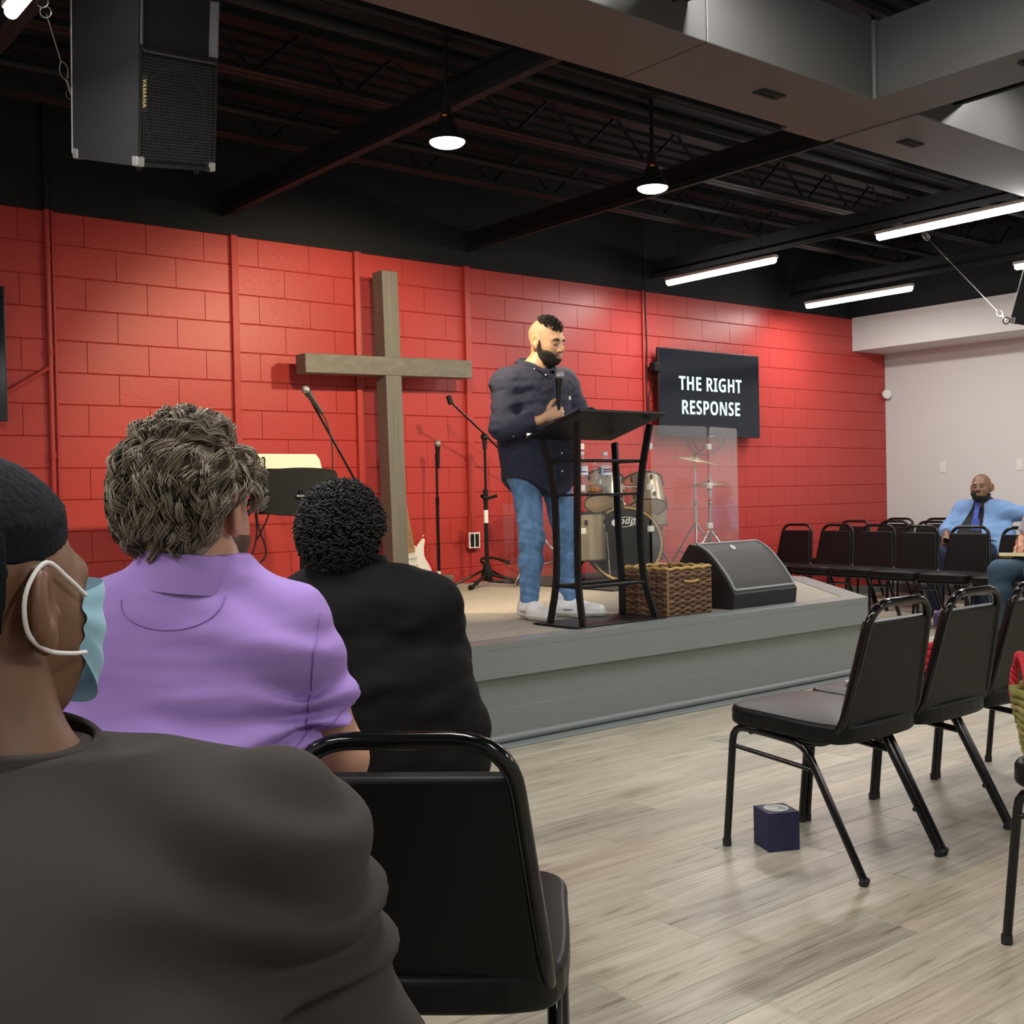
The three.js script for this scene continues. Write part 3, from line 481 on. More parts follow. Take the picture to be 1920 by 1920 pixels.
// ---------- keyboard, music stand, microphone stands, guitar ----------
{
  const k = thing('keyboard', 'cream electronic keyboard on a black stand, its back toward the seats', 'keyboard', [3.005, SY, 0.82]);
  const cream = mat([0.74, 0.70, 0.56], { roughness: 0.45 });
  mesh('case', T(extrude([[-0.62, -0.005], [0.62, -0.005], [0.605, 0.05], [0.58, 0.08], [-0.62, 0.08]], 0.06, 0.004), 0, 0.905, 0.10), cream, k);
  mesh('top_panel', rbox(1.24, 0.03, 0.2, 0.01, 0, 0.96, 0.02), cream, k);
  mesh('lower_case', rbox(1.2, 0.05, 0.3, 0.01, -0.01, 0.875, 0.0), M.plastic, k);
  mesh('key_bed', rbox(1.22, 0.04, 0.16, 0.006, 0, 0.925, -0.12), cream, k);
  for (let i = 0; i < 36; i++) mesh('white_key', box(0.031, 0.014, 0.14, -0.58 + i * 0.0332, 0.948, -0.125), M.whitePlastic, k);
  for (let i = 0; i < 36; i++) if (![2, 6].includes(i % 7)) mesh('black_key', box(0.014, 0.012, 0.09, -0.563 + i * 0.0332, 0.96, -0.1), M.plastic, k);
  for (const s of [-1, 1]) mesh('stand_leg', [bar([-0.42, 0.02, s * 0.06], [0.36, 0.84, s * 0.06], 0.016), bar([0.42, 0.02, s * 0.03], [-0.36, 0.84, s * 0.03], 0.016)], M.blackTube, k);
  mesh('stand_foot', [bar([-0.42, 0.016, -0.22], [-0.42, 0.016, 0.22], 0.016), bar([0.42, 0.016, -0.22], [0.42, 0.016, 0.22], 0.016)], M.blackTube, k);
  for (const s of [-1, 1]) mesh('stand_arm', bar([s * 0.36, 0.845, -0.15], [s * 0.36, 0.845, 0.15], 0.016), M.blackTube, k);
  mesh('socket_panel', box(0.34, 0.022, 0.004, 0.06, 0.955, 0.165), mat([0.5, 0.48, 0.4], { roughness: 0.5 }), k);
  for (const [x, h, b] of [[0.05, 0.55, 0.02], [0.085, 0.8, 0.05], [0.17, 0.62, -0.03], [0.205, 0.45, 0.03]]) mesh('cable', tube([[x, 0.965, 0.165], [x + 0.005, 0.96, 0.19], [x, 0.9, 0.2], [x + b, 0.9 - h * 0.5, 0.21], [x - b, 0.9 - h * 0.85, 0.2], [x - 0.05, 0.9 - h, 0.15]], 0.005, 30, 6), M.rubber, k);
}
{
  const t = thing('music_stand', 'black music stand with solid desk in front of the keyboard', 'music stand', [3.30, SY, 1.30], -0.42);
  const d = smoothOutline([[-0.25, -0.11], [0.25, -0.11], [0.235, 0.02], [0.215, 0.125], [0.19, 0.135], [0, 0.15], [-0.19, 0.135], [-0.215, 0.125], [-0.235, 0.02]], 80);
  const desk = mesh('desk', [T(extrude(d, 0.004, 0.002), 0, 0, 0), rbox(0.5, 0.02, 0.05, 0.006, 0, -0.115, -0.025)], mat([0.006, 0.006, 0.0065], { roughness: 0.6, specularIntensity: 0.25 }), t); desk.position.set(0, 0.75, 0); desk.rotation.x = -0.32;
  const lb = mesh('sticker', box(0.045, 0.014, 0.002, 0.12, 0.03, 0.009), M.paper, desk); lb.name = 'sticker';
  mesh('knob', [cyl(0.012, 0.012, 0.05, 0, 0.725, 0.025, 0, 0, Math.PI / 2)], M.chrome, t);
  mesh('pole', [bar([0, 0.1, 0.02], [0, 0.76, 0.02], 0.012), bar([0, 0.1, 0.02], [0, 0.45, 0.02], 0.016)], M.blackTube, t);
  for (let i = 0; i < 3; i++) { const a = i * 2.094 + 0.4; mesh('leg', [tube([[0, 0.16, 0.02], [Math.cos(a) * 0.12, 0.1, 0.02 + Math.sin(a) * 0.12], [Math.cos(a) * 0.25, 0.012, 0.02 + Math.sin(a) * 0.25]], 0.009, 12, 6)], M.blackTube, t); }
}
const micGrille = mat([0.34, 0.34, 0.35], { metalness: 0.7, roughness: 0.45, bumpMap: weaveTex, bumpScale: 0.002 });
function microphone(label, p, dir, cable, handle = M.plastic) { // p: centre of the grille, dir: from grille to tail
  const t = thing('microphone', label, 'microphone', p); t.quaternion.setFromUnitVectors(V(0, -1, 0), V(...dir).normalize());
  mesh('grille', [T(new THREE.SphereGeometry(0.026, 22, 16).scale(1, 1.08, 1), 0, 0, 0)], micGrille, t);
  mesh('band', cyl(0.0265, 0.0265, 0.007, 0, -0.004, 0), M.steel, t);
  mesh('handle', lathe([[0, -0.19], [0.011, -0.19], [0.012, -0.18], [0.0165, -0.06], [0.022, -0.025], [0.022, -0.018]]), handle, t);
  return t;
}
const tri = (r, y, n0, rad = 0.009) => [0, 1, 2].map(k => { const a = n0 + k * 2.094; return [bar([0.02 * Math.cos(a), y, 0.02 * Math.sin(a)], [r * Math.cos(a), 0.015, r * Math.sin(a)], rad), ball(0.014, r * Math.cos(a), 0.015, r * Math.sin(a), 8)]; });
{
  // boom stand beside the keyboard
  const t = thing('microphone_stand', 'black boom microphone stand holding a microphone above the music stand', 'microphone stand', [3.93, SY, 0.9]);
  mesh('pole', [bar([0, 0.1, 0], [0, 0.8, 0], 0.012), bar([0, 0.1, 0], [0, 0.45, 0], 0.015)], M.blackTube, t);
  mesh('clutch', [ball(0.03, 0, 0.805, 0), cyl(0.018, 0.018, 0.06, 0, 0.8, 0.0, Math.PI / 2)], M.plastic, t);
  mesh('boom', [bar([0.06, 0.73, -0.02], [-0.385, 1.355, 0.085], 0.008), bar([0.02, 0.78, -0.005], [0.075, 0.71, -0.02], 0.02, 0.017)], M.blackTube, t);
  mesh('mic_clip', [bar([-0.385, 1.355, 0.085], [-0.40, 1.39, 0.09], 0.014), T(rbox(0.035, 0.05, 0.04, 0.008), -0.39, 1.375, 0.09, 0, 0, 0.5)], M.plastic, t);
  tri(0.32, 0.14, 0.6).forEach(g => mesh('leg', g, M.blackTube, t));
  microphone('silver vocal microphone on the boom stand over the music stand', [3.515, 1.885, 1.0], [0.62, -0.75, -0.05], 1, mat([0.06, 0.06, 0.06], { metalness: 0.5, roughness: 0.35 }));
  tag(mesh('microphone_cable', tube([[3.635, 1.735, 0.99], [3.66, 1.70, 0.99], [3.70, 1.55, 0.99], [3.72, 1.30, 0.96], [3.74, 0.9, 0.95], [3.8, 0.51, 0.97]], 0.004, 36, 6), M.rubber), 'thin black cable hanging from the boom microphone', 'cable');
  // straight stand with round base
  const s = thing('microphone_stand', 'straight black microphone stand with round base beside the cross', 'microphone stand', [5.06, SY, 0.22]);
  mesh('pole', [bar([0, 0.02, 0], [0, 0.62, 0], 0.013), bar([0, 0.6, 0], [0, 1.0, 0], 0.009), cyl(0.016, 0.014, 0.07, 0, 0.66, 0)], M.blackTube, s);
  mesh('base', lathe([[0, 0.0], [0.125, 0.0], [0.13, 0.012], [0.115, 0.026], [0.05, 0.036], [0, 0.038]]), M.matte, s);
  mesh('mic_clip', [bar([0, 1.0, 0], [0, 1.035, 0.008], 0.014)], M.plastic, s);
  mesh('tape', cyl(0.0145, 0.0145, 0.05, 0, 0.1, 0), M.paper, s);
  microphone('vocal microphone upright on the straight stand beside the cross', [5.055, 1.597, 0.245], [0.08, -1, -0.1]);
  // boom stand without a microphone
  const b = thing('microphone_stand', 'black boom microphone stand with an empty clip beside the standing man', 'microphone stand', [5.44, SY, 0.34]);
  mesh('pole', [bar([0, 0.1, 0], [0, 1.15, 0], 0.010)], M.blackTube, b); mesh('clutch', [ball(0.032, 0, 1.16, 0), cyl(0.02, 0.016, 0.08, 0, 1.1, 0)], M.plastic, b);
  mesh('boom', [bar([-0.40, 1.40, 0.13], [0.0, 1.17, 0.02], 0.008), bar([0, 1.17, 0.02], [0.33, 0.965, -0.07], 0.008)], M.blackTube, b);
  mesh('mic_clip', [T(rbox(0.04, 0.07, 0.035, 0.012), -0.425, 1.425, 0.135, 0, 0, 0.35)], M.plastic, b);
  tri(0.28, 0.12, 1.3).forEach(g => mesh('leg', g, M.blackTube, b));
  const g = thing('guitar_stand', 'black tripod guitar stand with two empty yokes by the wall outlet', 'guitar stand', [5.33, SY, 0.48]);
  mesh('pole', [bar([0, 0.05, 0], [0, 0.72, 0], 0.017)], M.matte, g); mesh('label_strip', cyl(0.0178, 0.0178, 0.1, 0, 0.54, 0), M.paper, g);
  mesh('neck_yoke', [tube([[-0.075, 0.70, 0.05], [-0.05, 0.69, 0.03], [0, 0.68, 0.01], [0.05, 0.69, 0.03], [0.075, 0.70, 0.05]], 0.012, 16, 6), bar([0, 0.66, 0], [0, 0.75, 0], 0.02)], M.matte, g);
  mesh('cradle', [tube([[-0.11, 0.18, 0.12], [-0.1, 0.2, 0.06], [-0.05, 0.22, 0.01], [0, 0.22, 0], [0.05, 0.22, 0.01], [0.1, 0.2, 0.06], [0.11, 0.18, 0.12]], 0.011, 24, 6), ball(0.02, -0.11, 0.185, 0.12), ball(0.02, 0.11, 0.185, 0.12)], M.matte, g);
  mesh('hub', lathe([[0, 0.04], [0.03, 0.05], [0.05, 0.09], [0.03, 0.15], [0.018, 0.19]]), M.matte, g);
  [[-0.27, 0.16], [0.24, 0.22], [0.0, -0.14]].forEach(q => mesh('leg', [bar([0, 0.1, 0], [q[0], 0.02, q[1]], 0.013), bar([q[0] * 0.95, 0.022, q[1] * 0.95], [q[0] * 1.1, 0.02, q[1] * 1.1], 0.018)], M.matte, g));
}
{
  const g = thing('electric_guitar', 'red electric guitar with white scratch plate leaning behind the cross', 'guitar', [4.93, SY, 0.07]);
  g.rotation.order = 'ZXY'; g.rotation.set(-0.03, -0.15, 0.16);
  const red = mat([0.45, 0.02, 0.02], { roughness: 0.15, clearcoat: 1 }), maple = mat([0.42, 0.25, 0.1], { roughness: 0.4 });
  const body = smoothOutline([[0, 0.0], [0.10, 0.012], [0.155, 0.07], [0.15, 0.14], [0.115, 0.2], [0.118, 0.27], [0.145, 0.34], [0.13, 0.375], [0.085, 0.345], [0.045, 0.31], [0, 0.3], [-0.045, 0.31], [-0.075, 0.35], [-0.125, 0.385], [-0.15, 0.35], [-0.125, 0.26], [-0.12, 0.2], [-0.155, 0.13], [-0.155, 0.06], [-0.1, 0.01]], 90);
  mesh('body', T(extrude(body, 0.036, 0.005), 0, 0.01, 0.02), red, g);
  const pg = smoothOutline([[0.02, 0.035], [0.12, 0.06], [0.137, 0.1], [0.12, 0.16], [0.1, 0.21], [0.105, 0.28], [0.125, 0.345], [0.112, 0.355], [0.07, 0.325], [0.035, 0.295], [-0.035, 0.295], [-0.06, 0.32], [-0.1, 0.345], [-0.11, 0.29], [-0.1, 0.21], [-0.06, 0.15], [-0.05, 0.08]], 70);
  mesh('scratch_plate', T(extrude(pg, 0.003, 0.001), 0, 0.01, 0.062), M.whitePlastic, g);
  for (const [y, a] of [[0.12, 0.2], [0.18, 0], [0.24, 0]]) mesh('pickup', T(rbox(0.075, 0.018, 0.012, 0.005), 0, y, 0.069, 0, 0, a), M.white, g);
  mesh('bridge', rbox(0.075, 0.035, 0.012, 0.003, 0, 0.075, 0.069), M.chrome, g);
  for (const [x, y] of [[0.085, 0.13], [0.1, 0.09], [0.095, 0.055]]) mesh('knob', cyl(0.011, 0.013, 0.016, x, y, 0.073, Math.PI / 2), M.white, g);
  mesh('neck', [T(extrude([[-0.027, 0.27], [0.027, 0.27], [0.021, 0.86], [-0.021, 0.86]], 0.02, 0.003), 0, 0.01, 0.046)], maple, g);
  for (let i = 0; i < 20; i++) { const y = 0.30 + 0.55 * (1 - Math.pow(0.5, i / 11)) / (1 - Math.pow(0.5, 20 / 11)); mesh('fret', box(0.05 - 0.01 * (y - 0.27) / 0.6, 0.003, 0.004, 0, 0.3 + 0.86 - y, 0.07), M.chrome, g); }
  mesh('headstock', T(extrude(smoothOutline([[-0.022, 0.85], [0.02, 0.85], [0.035, 0.95], [0.03, 1.02], [-0.02, 1.03], [-0.035, 0.93]], 40), 0.014, 0.002), 0, 0.01, 0.04), maple, g);
  mesh('strings', [-2.5, -1.5, -0.5, 0.5, 1.5, 2.5].map(k => bar([k * 0.0105, 0.08, 0.077], [k * 0.0068, 0.87, 0.073], 0.0007, 0.0006, 4)), M.steel, g);
}
// ---------- wall fittings ----------
{
  const o = thing('outlet_box', 'double power outlet box at the foot of the red raceway', 'outlet', [5.535, 0.83, 0]);
  mesh('box', rbox(0.12, 0.135, 0.05, 0.006, 0, 0, 0.026), redPaint, o); mesh('cover', rbox(0.112, 0.128, 0.006, 0.003, 0, 0, 0.053), M.white, o);
  for (const s of [-1, 1]) { const r = mesh('receptacle', rbox(0.036, 0.105, 0.008, 0.004, s * 0.024, 0, 0.056), M.plastic, o); for (const q of [-1, 1]) mesh('slot', box(0.014, 0.02, 0.002, s * 0.024, q * 0.026, 0.0605), M.matte, r); }
  mesh('conduit_stub', [bar([-0.02, 0.06, 0.02], [-0.02, 0.2, 0.02], 0.014)], redPaint, o);
  const plate = (label, z) => { const p = thing('outlet_plate', label, 'outlet', [RX1, 1.395, z], -Math.PI / 2, 'outlet plates on the white wall'); mesh('plate', rbox(0.075, 0.12, 0.006, 0.002, 0, 0, 0.004), M.white, p); for (const q of [-1, 1]) mesh('receptacle', cyl(0.017, 0.017, 0.003, 0, q * 0.026, 0.008, Math.PI / 2), M.whitePlastic, p); return p; };
  plate('small white outlet plate on the white wall over the empty chairs', 0.70); plate('small white outlet plate on the white wall above the man in the blue jacket', 1.56);
  const d = thing('wall_sensor', 'small round white sensor in the corner of red and white walls', 'sensor', [11.42, 2.24, 0.04], -0.7);
  mesh('body', [cyl(0.05, 0.055, 0.035, 0, 0, 0.02, Math.PI / 2)], M.white, d); mesh('lens', cyl(0.03, 0.03, 0.01, 0, 0, 0.04, Math.PI / 2), M.whitePlastic, d);
  const ws = thing('small_wall_speaker', 'small black speaker on the red wall beside the lit screen', 'speaker', [7.63, 2.34, 0]);
  mesh('bracket', bar([0, 0, 0], [0, 0, 0.06], 0.012), M.matte, ws); mesh('case', rbox(0.085, 0.10, 0.09, 0.02, 0, 0, 0.09), M.matte, ws); mesh('lead', tube([[0.01, -0.05, 0.08], [0.02, -0.15, 0.03], [-0.02, -0.3, 0.02], [0.03, -0.5, 0.02]], 0.005, 20, 6), M.rubber, ws);
}
function tv(label, cx, text) {
  const t = thing('television', label, 'television', [cx, 2.115, 0]);
  const W = 1.44, H = 0.82;
  mesh('wall_mount', [box(0.4, 0.3, 0.05, 0, 0, 0.027)], M.matte, t); mesh('back_cover', rbox(W - 0.1, H - 0.1, 0.04, 0.01, 0, 0, 0.07), M.plastic, t);
  mesh('bezel', rbox(W, H, 0.03, 0.005, 0, 0, 0.1), mat([0.01, 0.01, 0.011], { roughness: 0.3 }), t);
  const glass = { color: 0x06080b, roughness: 0.12, side: THREE.DoubleSide };
  const m = text ? new THREE.MeshPhysicalMaterial({ ...glass, emissive: 0xffffff, emissiveIntensity: 1.15, emissiveMap: canvasTex(1024, 576, (c, w, h) => {
    c.fillStyle = '#0b121b'; c.fillRect(0, 0, w, h); c.fillStyle = '#d7f6fb'; c.textAlign = 'center'; c.font = 'bold 132px sans-serif';
    c.save(); c.translate(w * 0.5, h * 0.47); c.scale(0.97, 1); c.fillText('THE RIGHT', 0, 0); c.restore(); c.save(); c.translate(w * 0.5, h * 0.755); c.scale(0.95, 1); c.fillText('RESPONSE', 0, 0); c.restore();
  }) }) : new THREE.MeshPhysicalMaterial({ ...glass, emissive: 0x06080e, emissiveIntensity: 1 });
  mesh('screen', T(new THREE.PlaneGeometry(W - 0.024, H - 0.03), 0, 0.004, 0.1165), m, t);
  mesh('maker_strip', box(0.08, 0.008, 0.002, 0, -H / 2 + 0.008, 0.116), M.steel, t);
  for (const [a, b, s] of [[-0.3, 0.28, 0.16], [-0.22, 0.05, 0.12]]) mesh('cable', tube([[a, -0.38, 0.04], [a + 0.06, -0.42 - s * 0.5, 0.04], [(a + b) / 2, -0.42 - s, 0.03], [b - 0.05, -0.42 - s * 0.4, 0.04], [b, -0.38, 0.04]], 0.006, 30, 6), M.rubber, t);
  if (text) { const l = new THREE.RectAreaLight(lin(0.7, 0.9, 1), 0.25, W * 0.6, H * 0.45); l.position.set(0, 0, 0.14); l.rotation.y = Math.PI; l.name = 'screen_light'; t.add(l); }
}
tv('wall screen showing THE RIGHT RESPONSE in pale letters', 8.365, true);
tv('dark wall screen at the picture edge beside the painted pipe', 1.245, false);
// ---------- hanging loudspeakers ----------
function hangingSpeaker(label, p, rot, wires, logo) {
  const t = thing('hanging_speaker', label, 'speaker', p); t.rotation.order = 'YXZ'; t.rotation.set(...rot);
  const W = 0.45, D = 0.40, H = 0.74, carpet = mat([0.011, 0.011, 0.013], { roughness: 0.9, bumpMap: grainTex, bumpScale: 0.0015 });
  // origin: front bottom edge on the -x side
  mesh('cabinet', [box(0.018, H, D, 0.009, H / 2, -D / 2), box(0.018, H, D, W - 0.009, H / 2, -D / 2), box(W - 0.036, 0.018, D, W / 2, 0.009, -D / 2), box(W - 0.036, 0.018, D, W / 2, H - 0.009, -D / 2), box(W - 0.036, H - 0.036, 0.018, W / 2, H / 2, -D + 0.009), box(W - 0.036, H - 0.036, 0.012, W / 2, H / 2, -0.03)], carpet, t);
  mesh('woofer', [T(lathe([[0.04, -0.05], [0.06, -0.06], [0.16, -0.008], [0.175, 0.004], [0.185, 0.0]]), W / 2, 0.235, -0.024, Math.PI / 2), T(new THREE.SphereGeometry(0.05, 16, 8, 0, 7, 0, 1.3), W / 2, 0.235, -0.095, Math.PI / 2)], mat([0.02, 0.02, 0.02], { roughness: 0.5 }), t);
  // wire grille in front of the woofer
  const gr = []; for (let i = 1; i < 34; i++) gr.push(box(0.0035, 0.42, 0.002, 0.02 + i * (W - 0.04) / 34, 0.235, -0.003)); for (let i = 1; i < 34; i++) gr.push(box(W - 0.04, 0.0035, 0.002, W / 2, 0.025 + i * 0.42 / 34, -0.001));
  mesh('grille', gr, mat([0.03, 0.03, 0.03], { roughness: 0.5, metalness: 0.3 }), t);
  const horn = []; const q = (a, b) => [[W / 2 - a, 0.6 + b], [W / 2 + a, 0.6 + b]];
  mesh('horn', [T(rbox(0.4, 0.012, 0.09, 0.004), W / 2, 0.475, -0.03, 0.5), T(rbox(0.4, 0.012, 0.09, 0.004), W / 2, 0.71, -0.03, -0.5), T(rbox(0.012, 0.23, 0.09, 0.004), 0.03, 0.593, -0.03, 0, -0.5), T(rbox(0.012, 0.23, 0.09, 0.004), W - 0.03, 0.593, -0.03, 0, 0.5), box(0.3, 0.17, 0.01, W / 2, 0.593, -0.07)], mat([0.045, 0.042, 0.05], { roughness: 0.4 }), t);
  if (logo) mesh('nameplate', T(new THREE.PlaneGeometry(0.148, 0.03), 0.03, 0.292, 0.004, 0, 0, -Math.PI / 2), new THREE.MeshStandardMaterial({ roughness: 0.4, side: THREE.DoubleSide, map: canvasTex(512, 104, (c, w, h) => { c.fillStyle = '#15120c'; c.fillRect(0, 0, w, h); c.fillStyle = '#e3cd86'; c.font = 'bold 92px sans-serif'; c.textAlign = 'center'; c.textBaseline = 'middle'; c.save(); c.translate(w / 2, h / 2 + 4); c.scale(1.02, 1); c.fillText('YAMAHA', 0, 0); c.restore(); }) }), t);
  const cm = mat([0.38, 0.38, 0.38], { metalness: 0.6, roughness: 0.4 });
  for (const x of [0, W]) for (const z of [0, -D]) mesh('corner_guard', [rbox(0.04, 0.045, 0.04, 0.008, x === 0 ? 0.018 : W - 0.018, 0.02, z === 0 ? -0.018 : -D + 0.018)], cm, t);
  mesh('corner_edge', [bar([0, 0.02, -D], [0, H, -D], 0.004)], cm, t);
  for (const [x, z] of [[0.06, -0.06], [W - 0.06, -0.06]]) mesh('foot', cyl(0.014, 0.012, 0.02, x, -0.01, z), M.rubber, t);
  return t;
}
hangingSpeaker('large black loudspeaker hung from the ceiling with pale nameplate', [1.80, 2.60, 2.745], [0.245, 0.40, 0.185], 0, true);
const hs2 = hangingSpeaker('black loudspeaker cut by the picture edge, hung below a wire', [7.37, 2.152, 3.98], [0.3, 0, 0], 0, false);
function wire(label, a, b) {
  const t = thing('hanging_wire', label, 'wire'); a = V(...a); b = V(...b); const d = b.clone().sub(a).normalize();
  const e1 = a.clone().addScaledVector(d, 0.05), e2 = b.clone().addScaledVector(d, -0.16);
  mesh('cable', bar(e1.toArray(), e2.toArray(), 0.0035, 0.0035, 6), M.steel, t);
  const ring = p => { const r = new THREE.TorusGeometry(0.022, 0.004, 6, 18); r.lookAt(V(-0.6, -0.2, 0.8)); r.translate(p.x, p.y, p.z); return r; };
  mesh('eye_ring', [ring(a), ring(a.clone().addScaledVector(d, 0.045))], M.steel, t); mesh('eye_ring', [ring(b)], M.plastic, t);
  mesh('thimble', [tube([e2.toArray(), e2.clone().addScaledVector(d, 0.04).add(V(0.012, 0.012, 0.01)).toArray(), e2.clone().addScaledVector(d, 0.09).toArray(), e2.clone().addScaledVector(d, 0.04).add(V(-0.012, -0.012, -0.01)).toArray()], 0.003, 24, 5, true), bar(e2.clone().addScaledVector(d, 0.08).toArray(), b.toArray(), 0.006)], M.steel, t);
}
wire('steel cable from the ceiling to the speaker cut by the picture edge', [8.27, 3.18, 2.45], [7.355, 2.285, 3.585]);
wire('steel cable holding the large hung loudspeaker from the ceiling', [1.43, 3.19, 2.75], [1.63, 2.95, 2.45]);
// ---------- chairs ----------
function buildChair(label) { // faces -z, base at the middle of the footprint
  const t = thing('stacking_chair', label, 'chair', [0, 0, 0], 0, 'black stacking chairs');
  const r = 0.0125, sq = g => g;
  for (const s of [-1, 1]) {
    mesh('leg', pipe([[s * 0.203, 0.012, -0.268], [s * 0.205, 0.412, -0.228], [s * 0.203, 0.405, -0.09]], r, 0.05, 8, 4), M.blackTube, t);
    mesh('leg', pipe([[s * 0.203, 0.405, -0.092], [s * 0.203, 0.392, 0.055], [s * 0.207, 0.012, 0.268]], r, 0.05, 8, 4), M.blackTube, t);
    mesh('side_brace', bar([s * 0.204, 0.345, -0.236], [s * 0.204, 0.315, 0.096], 0.008, 0.008, 7), M.blackTube, t);
    mesh('glide', [cyl(0.0145, 0.0145, 0.024, s * 0.203, 0.012, -0.268, 0, 0, 0, 10)], M.rubber, t); mesh('glide', [cyl(0.0145, 0.0145, 0.024, s * 0.207, 0.012, 0.267, 0.4, 0, 0, 10)], M.rubber, t);
    mesh('stacking_stop', ball(0.008, s * 0.192, 0.14, 0.19, 8), M.rubber, t);
  }
  mesh('cross_rail', [bar([-0.203, 0.40, -0.16], [0.203, 0.40, -0.16], 0.01, 0.01, 7), bar([-0.2, 0.395, 0.07], [0.2, 0.395, 0.07], 0.01, 0.01, 7)], M.blackTube, t);
  mesh('back_frame', pipe([[-0.19, 0.40, -0.06], [-0.198, 0.405, 0.135], [-0.198, 0.47, 0.195], [-0.155, 0.842, 0.278], [0.155, 0.842, 0.278], [0.198, 0.47, 0.195], [0.198, 0.405, 0.135], [0.19, 0.40, -0.06]], 0.0135, 0.085, 10, 8), M.blackTube, t);
  // padded back, narrower at the top
  const bp = [[-0.182, 0.0], [0.182, 0.0], [0.148, 0.318], [-0.148, 0.318]], bg = extrude(bp, 0.014, 0.010, 4);
  const bk = mesh('backrest', bg, M.vinyl, t); bk.position.set(0, 0.468, 0.178); bk.rotation.x = 0.215;
  const so = smoothOutline([[-0.2, -0.19], [-0.205, 0.1], [-0.195, 0.19], [-0.15, 0.222], [0, 0.228], [0.15, 0.222], [0.195, 0.19], [0.205, 0.1], [0.2, -0.19], [0.16, -0.215], [-0.16, -0.215]], 64);
  const sg = extrude(so, 0.03, 0.016, 5); const seat = mesh('seat', sg, M.vinyl, t); seat.rotation.x = -Math.PI / 2 + 0.025; seat.position.set(0, 0.428, -0.028);
  // dome of the cushion
  const dome = new THREE.CircleGeometry(1, 40, 0); const pa = []; const ring = [0, 0.35, 0.7, 0.92, 1]; const idx = [];
  for (let q = 0; q < ring.length; q++) for (let i = 0; i < 64; i++) pa.push(so[i][0] * ring[q], so[i][1] * ring[q], 0.046 + 0.012 * (1 - ring[q] ** 3));
  for (let q = 0; q < ring.length - 1; q++) for (let i = 0; i < 64; i++) { const a = q * 64 + i, b = q * 64 + (i + 1) % 64; idx.push(a, a + 64, b + 64, a, b + 64, b); }
  const dg = new THREE.BufferGeometry(); dg.setAttribute('position', new THREE.Float32BufferAttribute(pa, 3)); dg.setIndex(idx); dg.computeVertexNormals();
  mesh('cushion_top', dg, M.vinyl, seat).name = 'cushion_top';
  mesh('seat_pan', rbox(0.36, 0.012, 0.36, 0.004, 0, 0.418, -0.03), M.matte, t);
  return t;
}
const FR = (yaw) => -yaw; // facing angle from -z toward +x
const chair0 = buildChair('empty black chair over the dark blue tissue box, first of the front row');
chair0.position.set(3.135, 0, 5.17);
const ch = (x, z, yaw, label) => copyOf(chair0, [x, 0, z], FR(yaw), label);
ch(3.572, 5.17, 0, 'second black chair of the front row, a grey tablet on its seat');
ch(4.009, 5.165, 0, 'third black chair of the front row, holding something red');
ch(4.447, 5.16, 0, 'fourth black chair of the front row, half outside the picture');
ch(3.03, 6.2, 0, 'black chair behind the front row, only a leg and seat corner showing');
const LY = 0.75; // facing of the angled section
const fwd = a => [Math.sin(a), -Math.cos(a)], rgt = a => [Math.cos(a), Math.sin(a)];
const onRail = (x, z, a) => [x + fwd(a)[0] * 0.278, z + fwd(a)[1] * 0.278]; // chair base from the middle of its top rail
{
  const put = (rx, rz, a, label) => { const [x, z] = onRail(rx, rz, a); return ch(x, z, a, label); };
  put(0.90, 6.05, LY, 'empty black chair nearest the camera, seen from behind');
  put(0.53, 5.755, LY, 'black chair under the man in the purple shirt');
  put(1.365, 5.055, LY, 'black chair under the woman in the black jacket');
  put(0.02, 6.85, LY, 'black chair under the man in the dark brown shirt');
}
{ // side section, facing the stage from under the white wall
  const rows = [[[9.13, 0.52], [9.15, 0.97], [9.12, 1.43], [9.03, 1.91], [8.98, 2.40]], [[10.2, 0.44], [10.2, 0.9], [10.15, 1.36], [10.12, 1.96], [10.08, 2.55]], [[11.05, 0.42], [11.08, 0.88], [11.05, 1.36]]];
  const words = [['first, by the red wall', 'second from the red wall', 'third from the red wall', 'fourth from the red wall', 'fifth, in front of the man in blue'],
    ['first, close to the red wall', 'second from the red wall', 'third from the red wall', 'fourth, under the man in the blue jacket', 'fifth, under the outstretched blue sleeve'], ['first, in the corner', 'second from the corner', 'third from the corner']];
  const rn = ['nearest side row', 'middle side row', 'last side row along the white wall'];
  rows.forEach((r, i) => r.forEach(([x, z], k) => { const a = -Math.PI / 2 - 0.06, o = onRail(x, z, a); ch(o[0], o[1], a, `black chair of the ${rn[i]}, ${words[i][k]}`); }));
  const a = -Math.PI / 2 - 0.1, o = onRail(8.86, 2.92, a); ch(o[0], o[1], a, 'black side chair under the person writing in a notepad');
  const p = onRail(8.55, 3.42, a); ch(p[0], p[1], a, 'black side chair under the person in pale jeans');
}
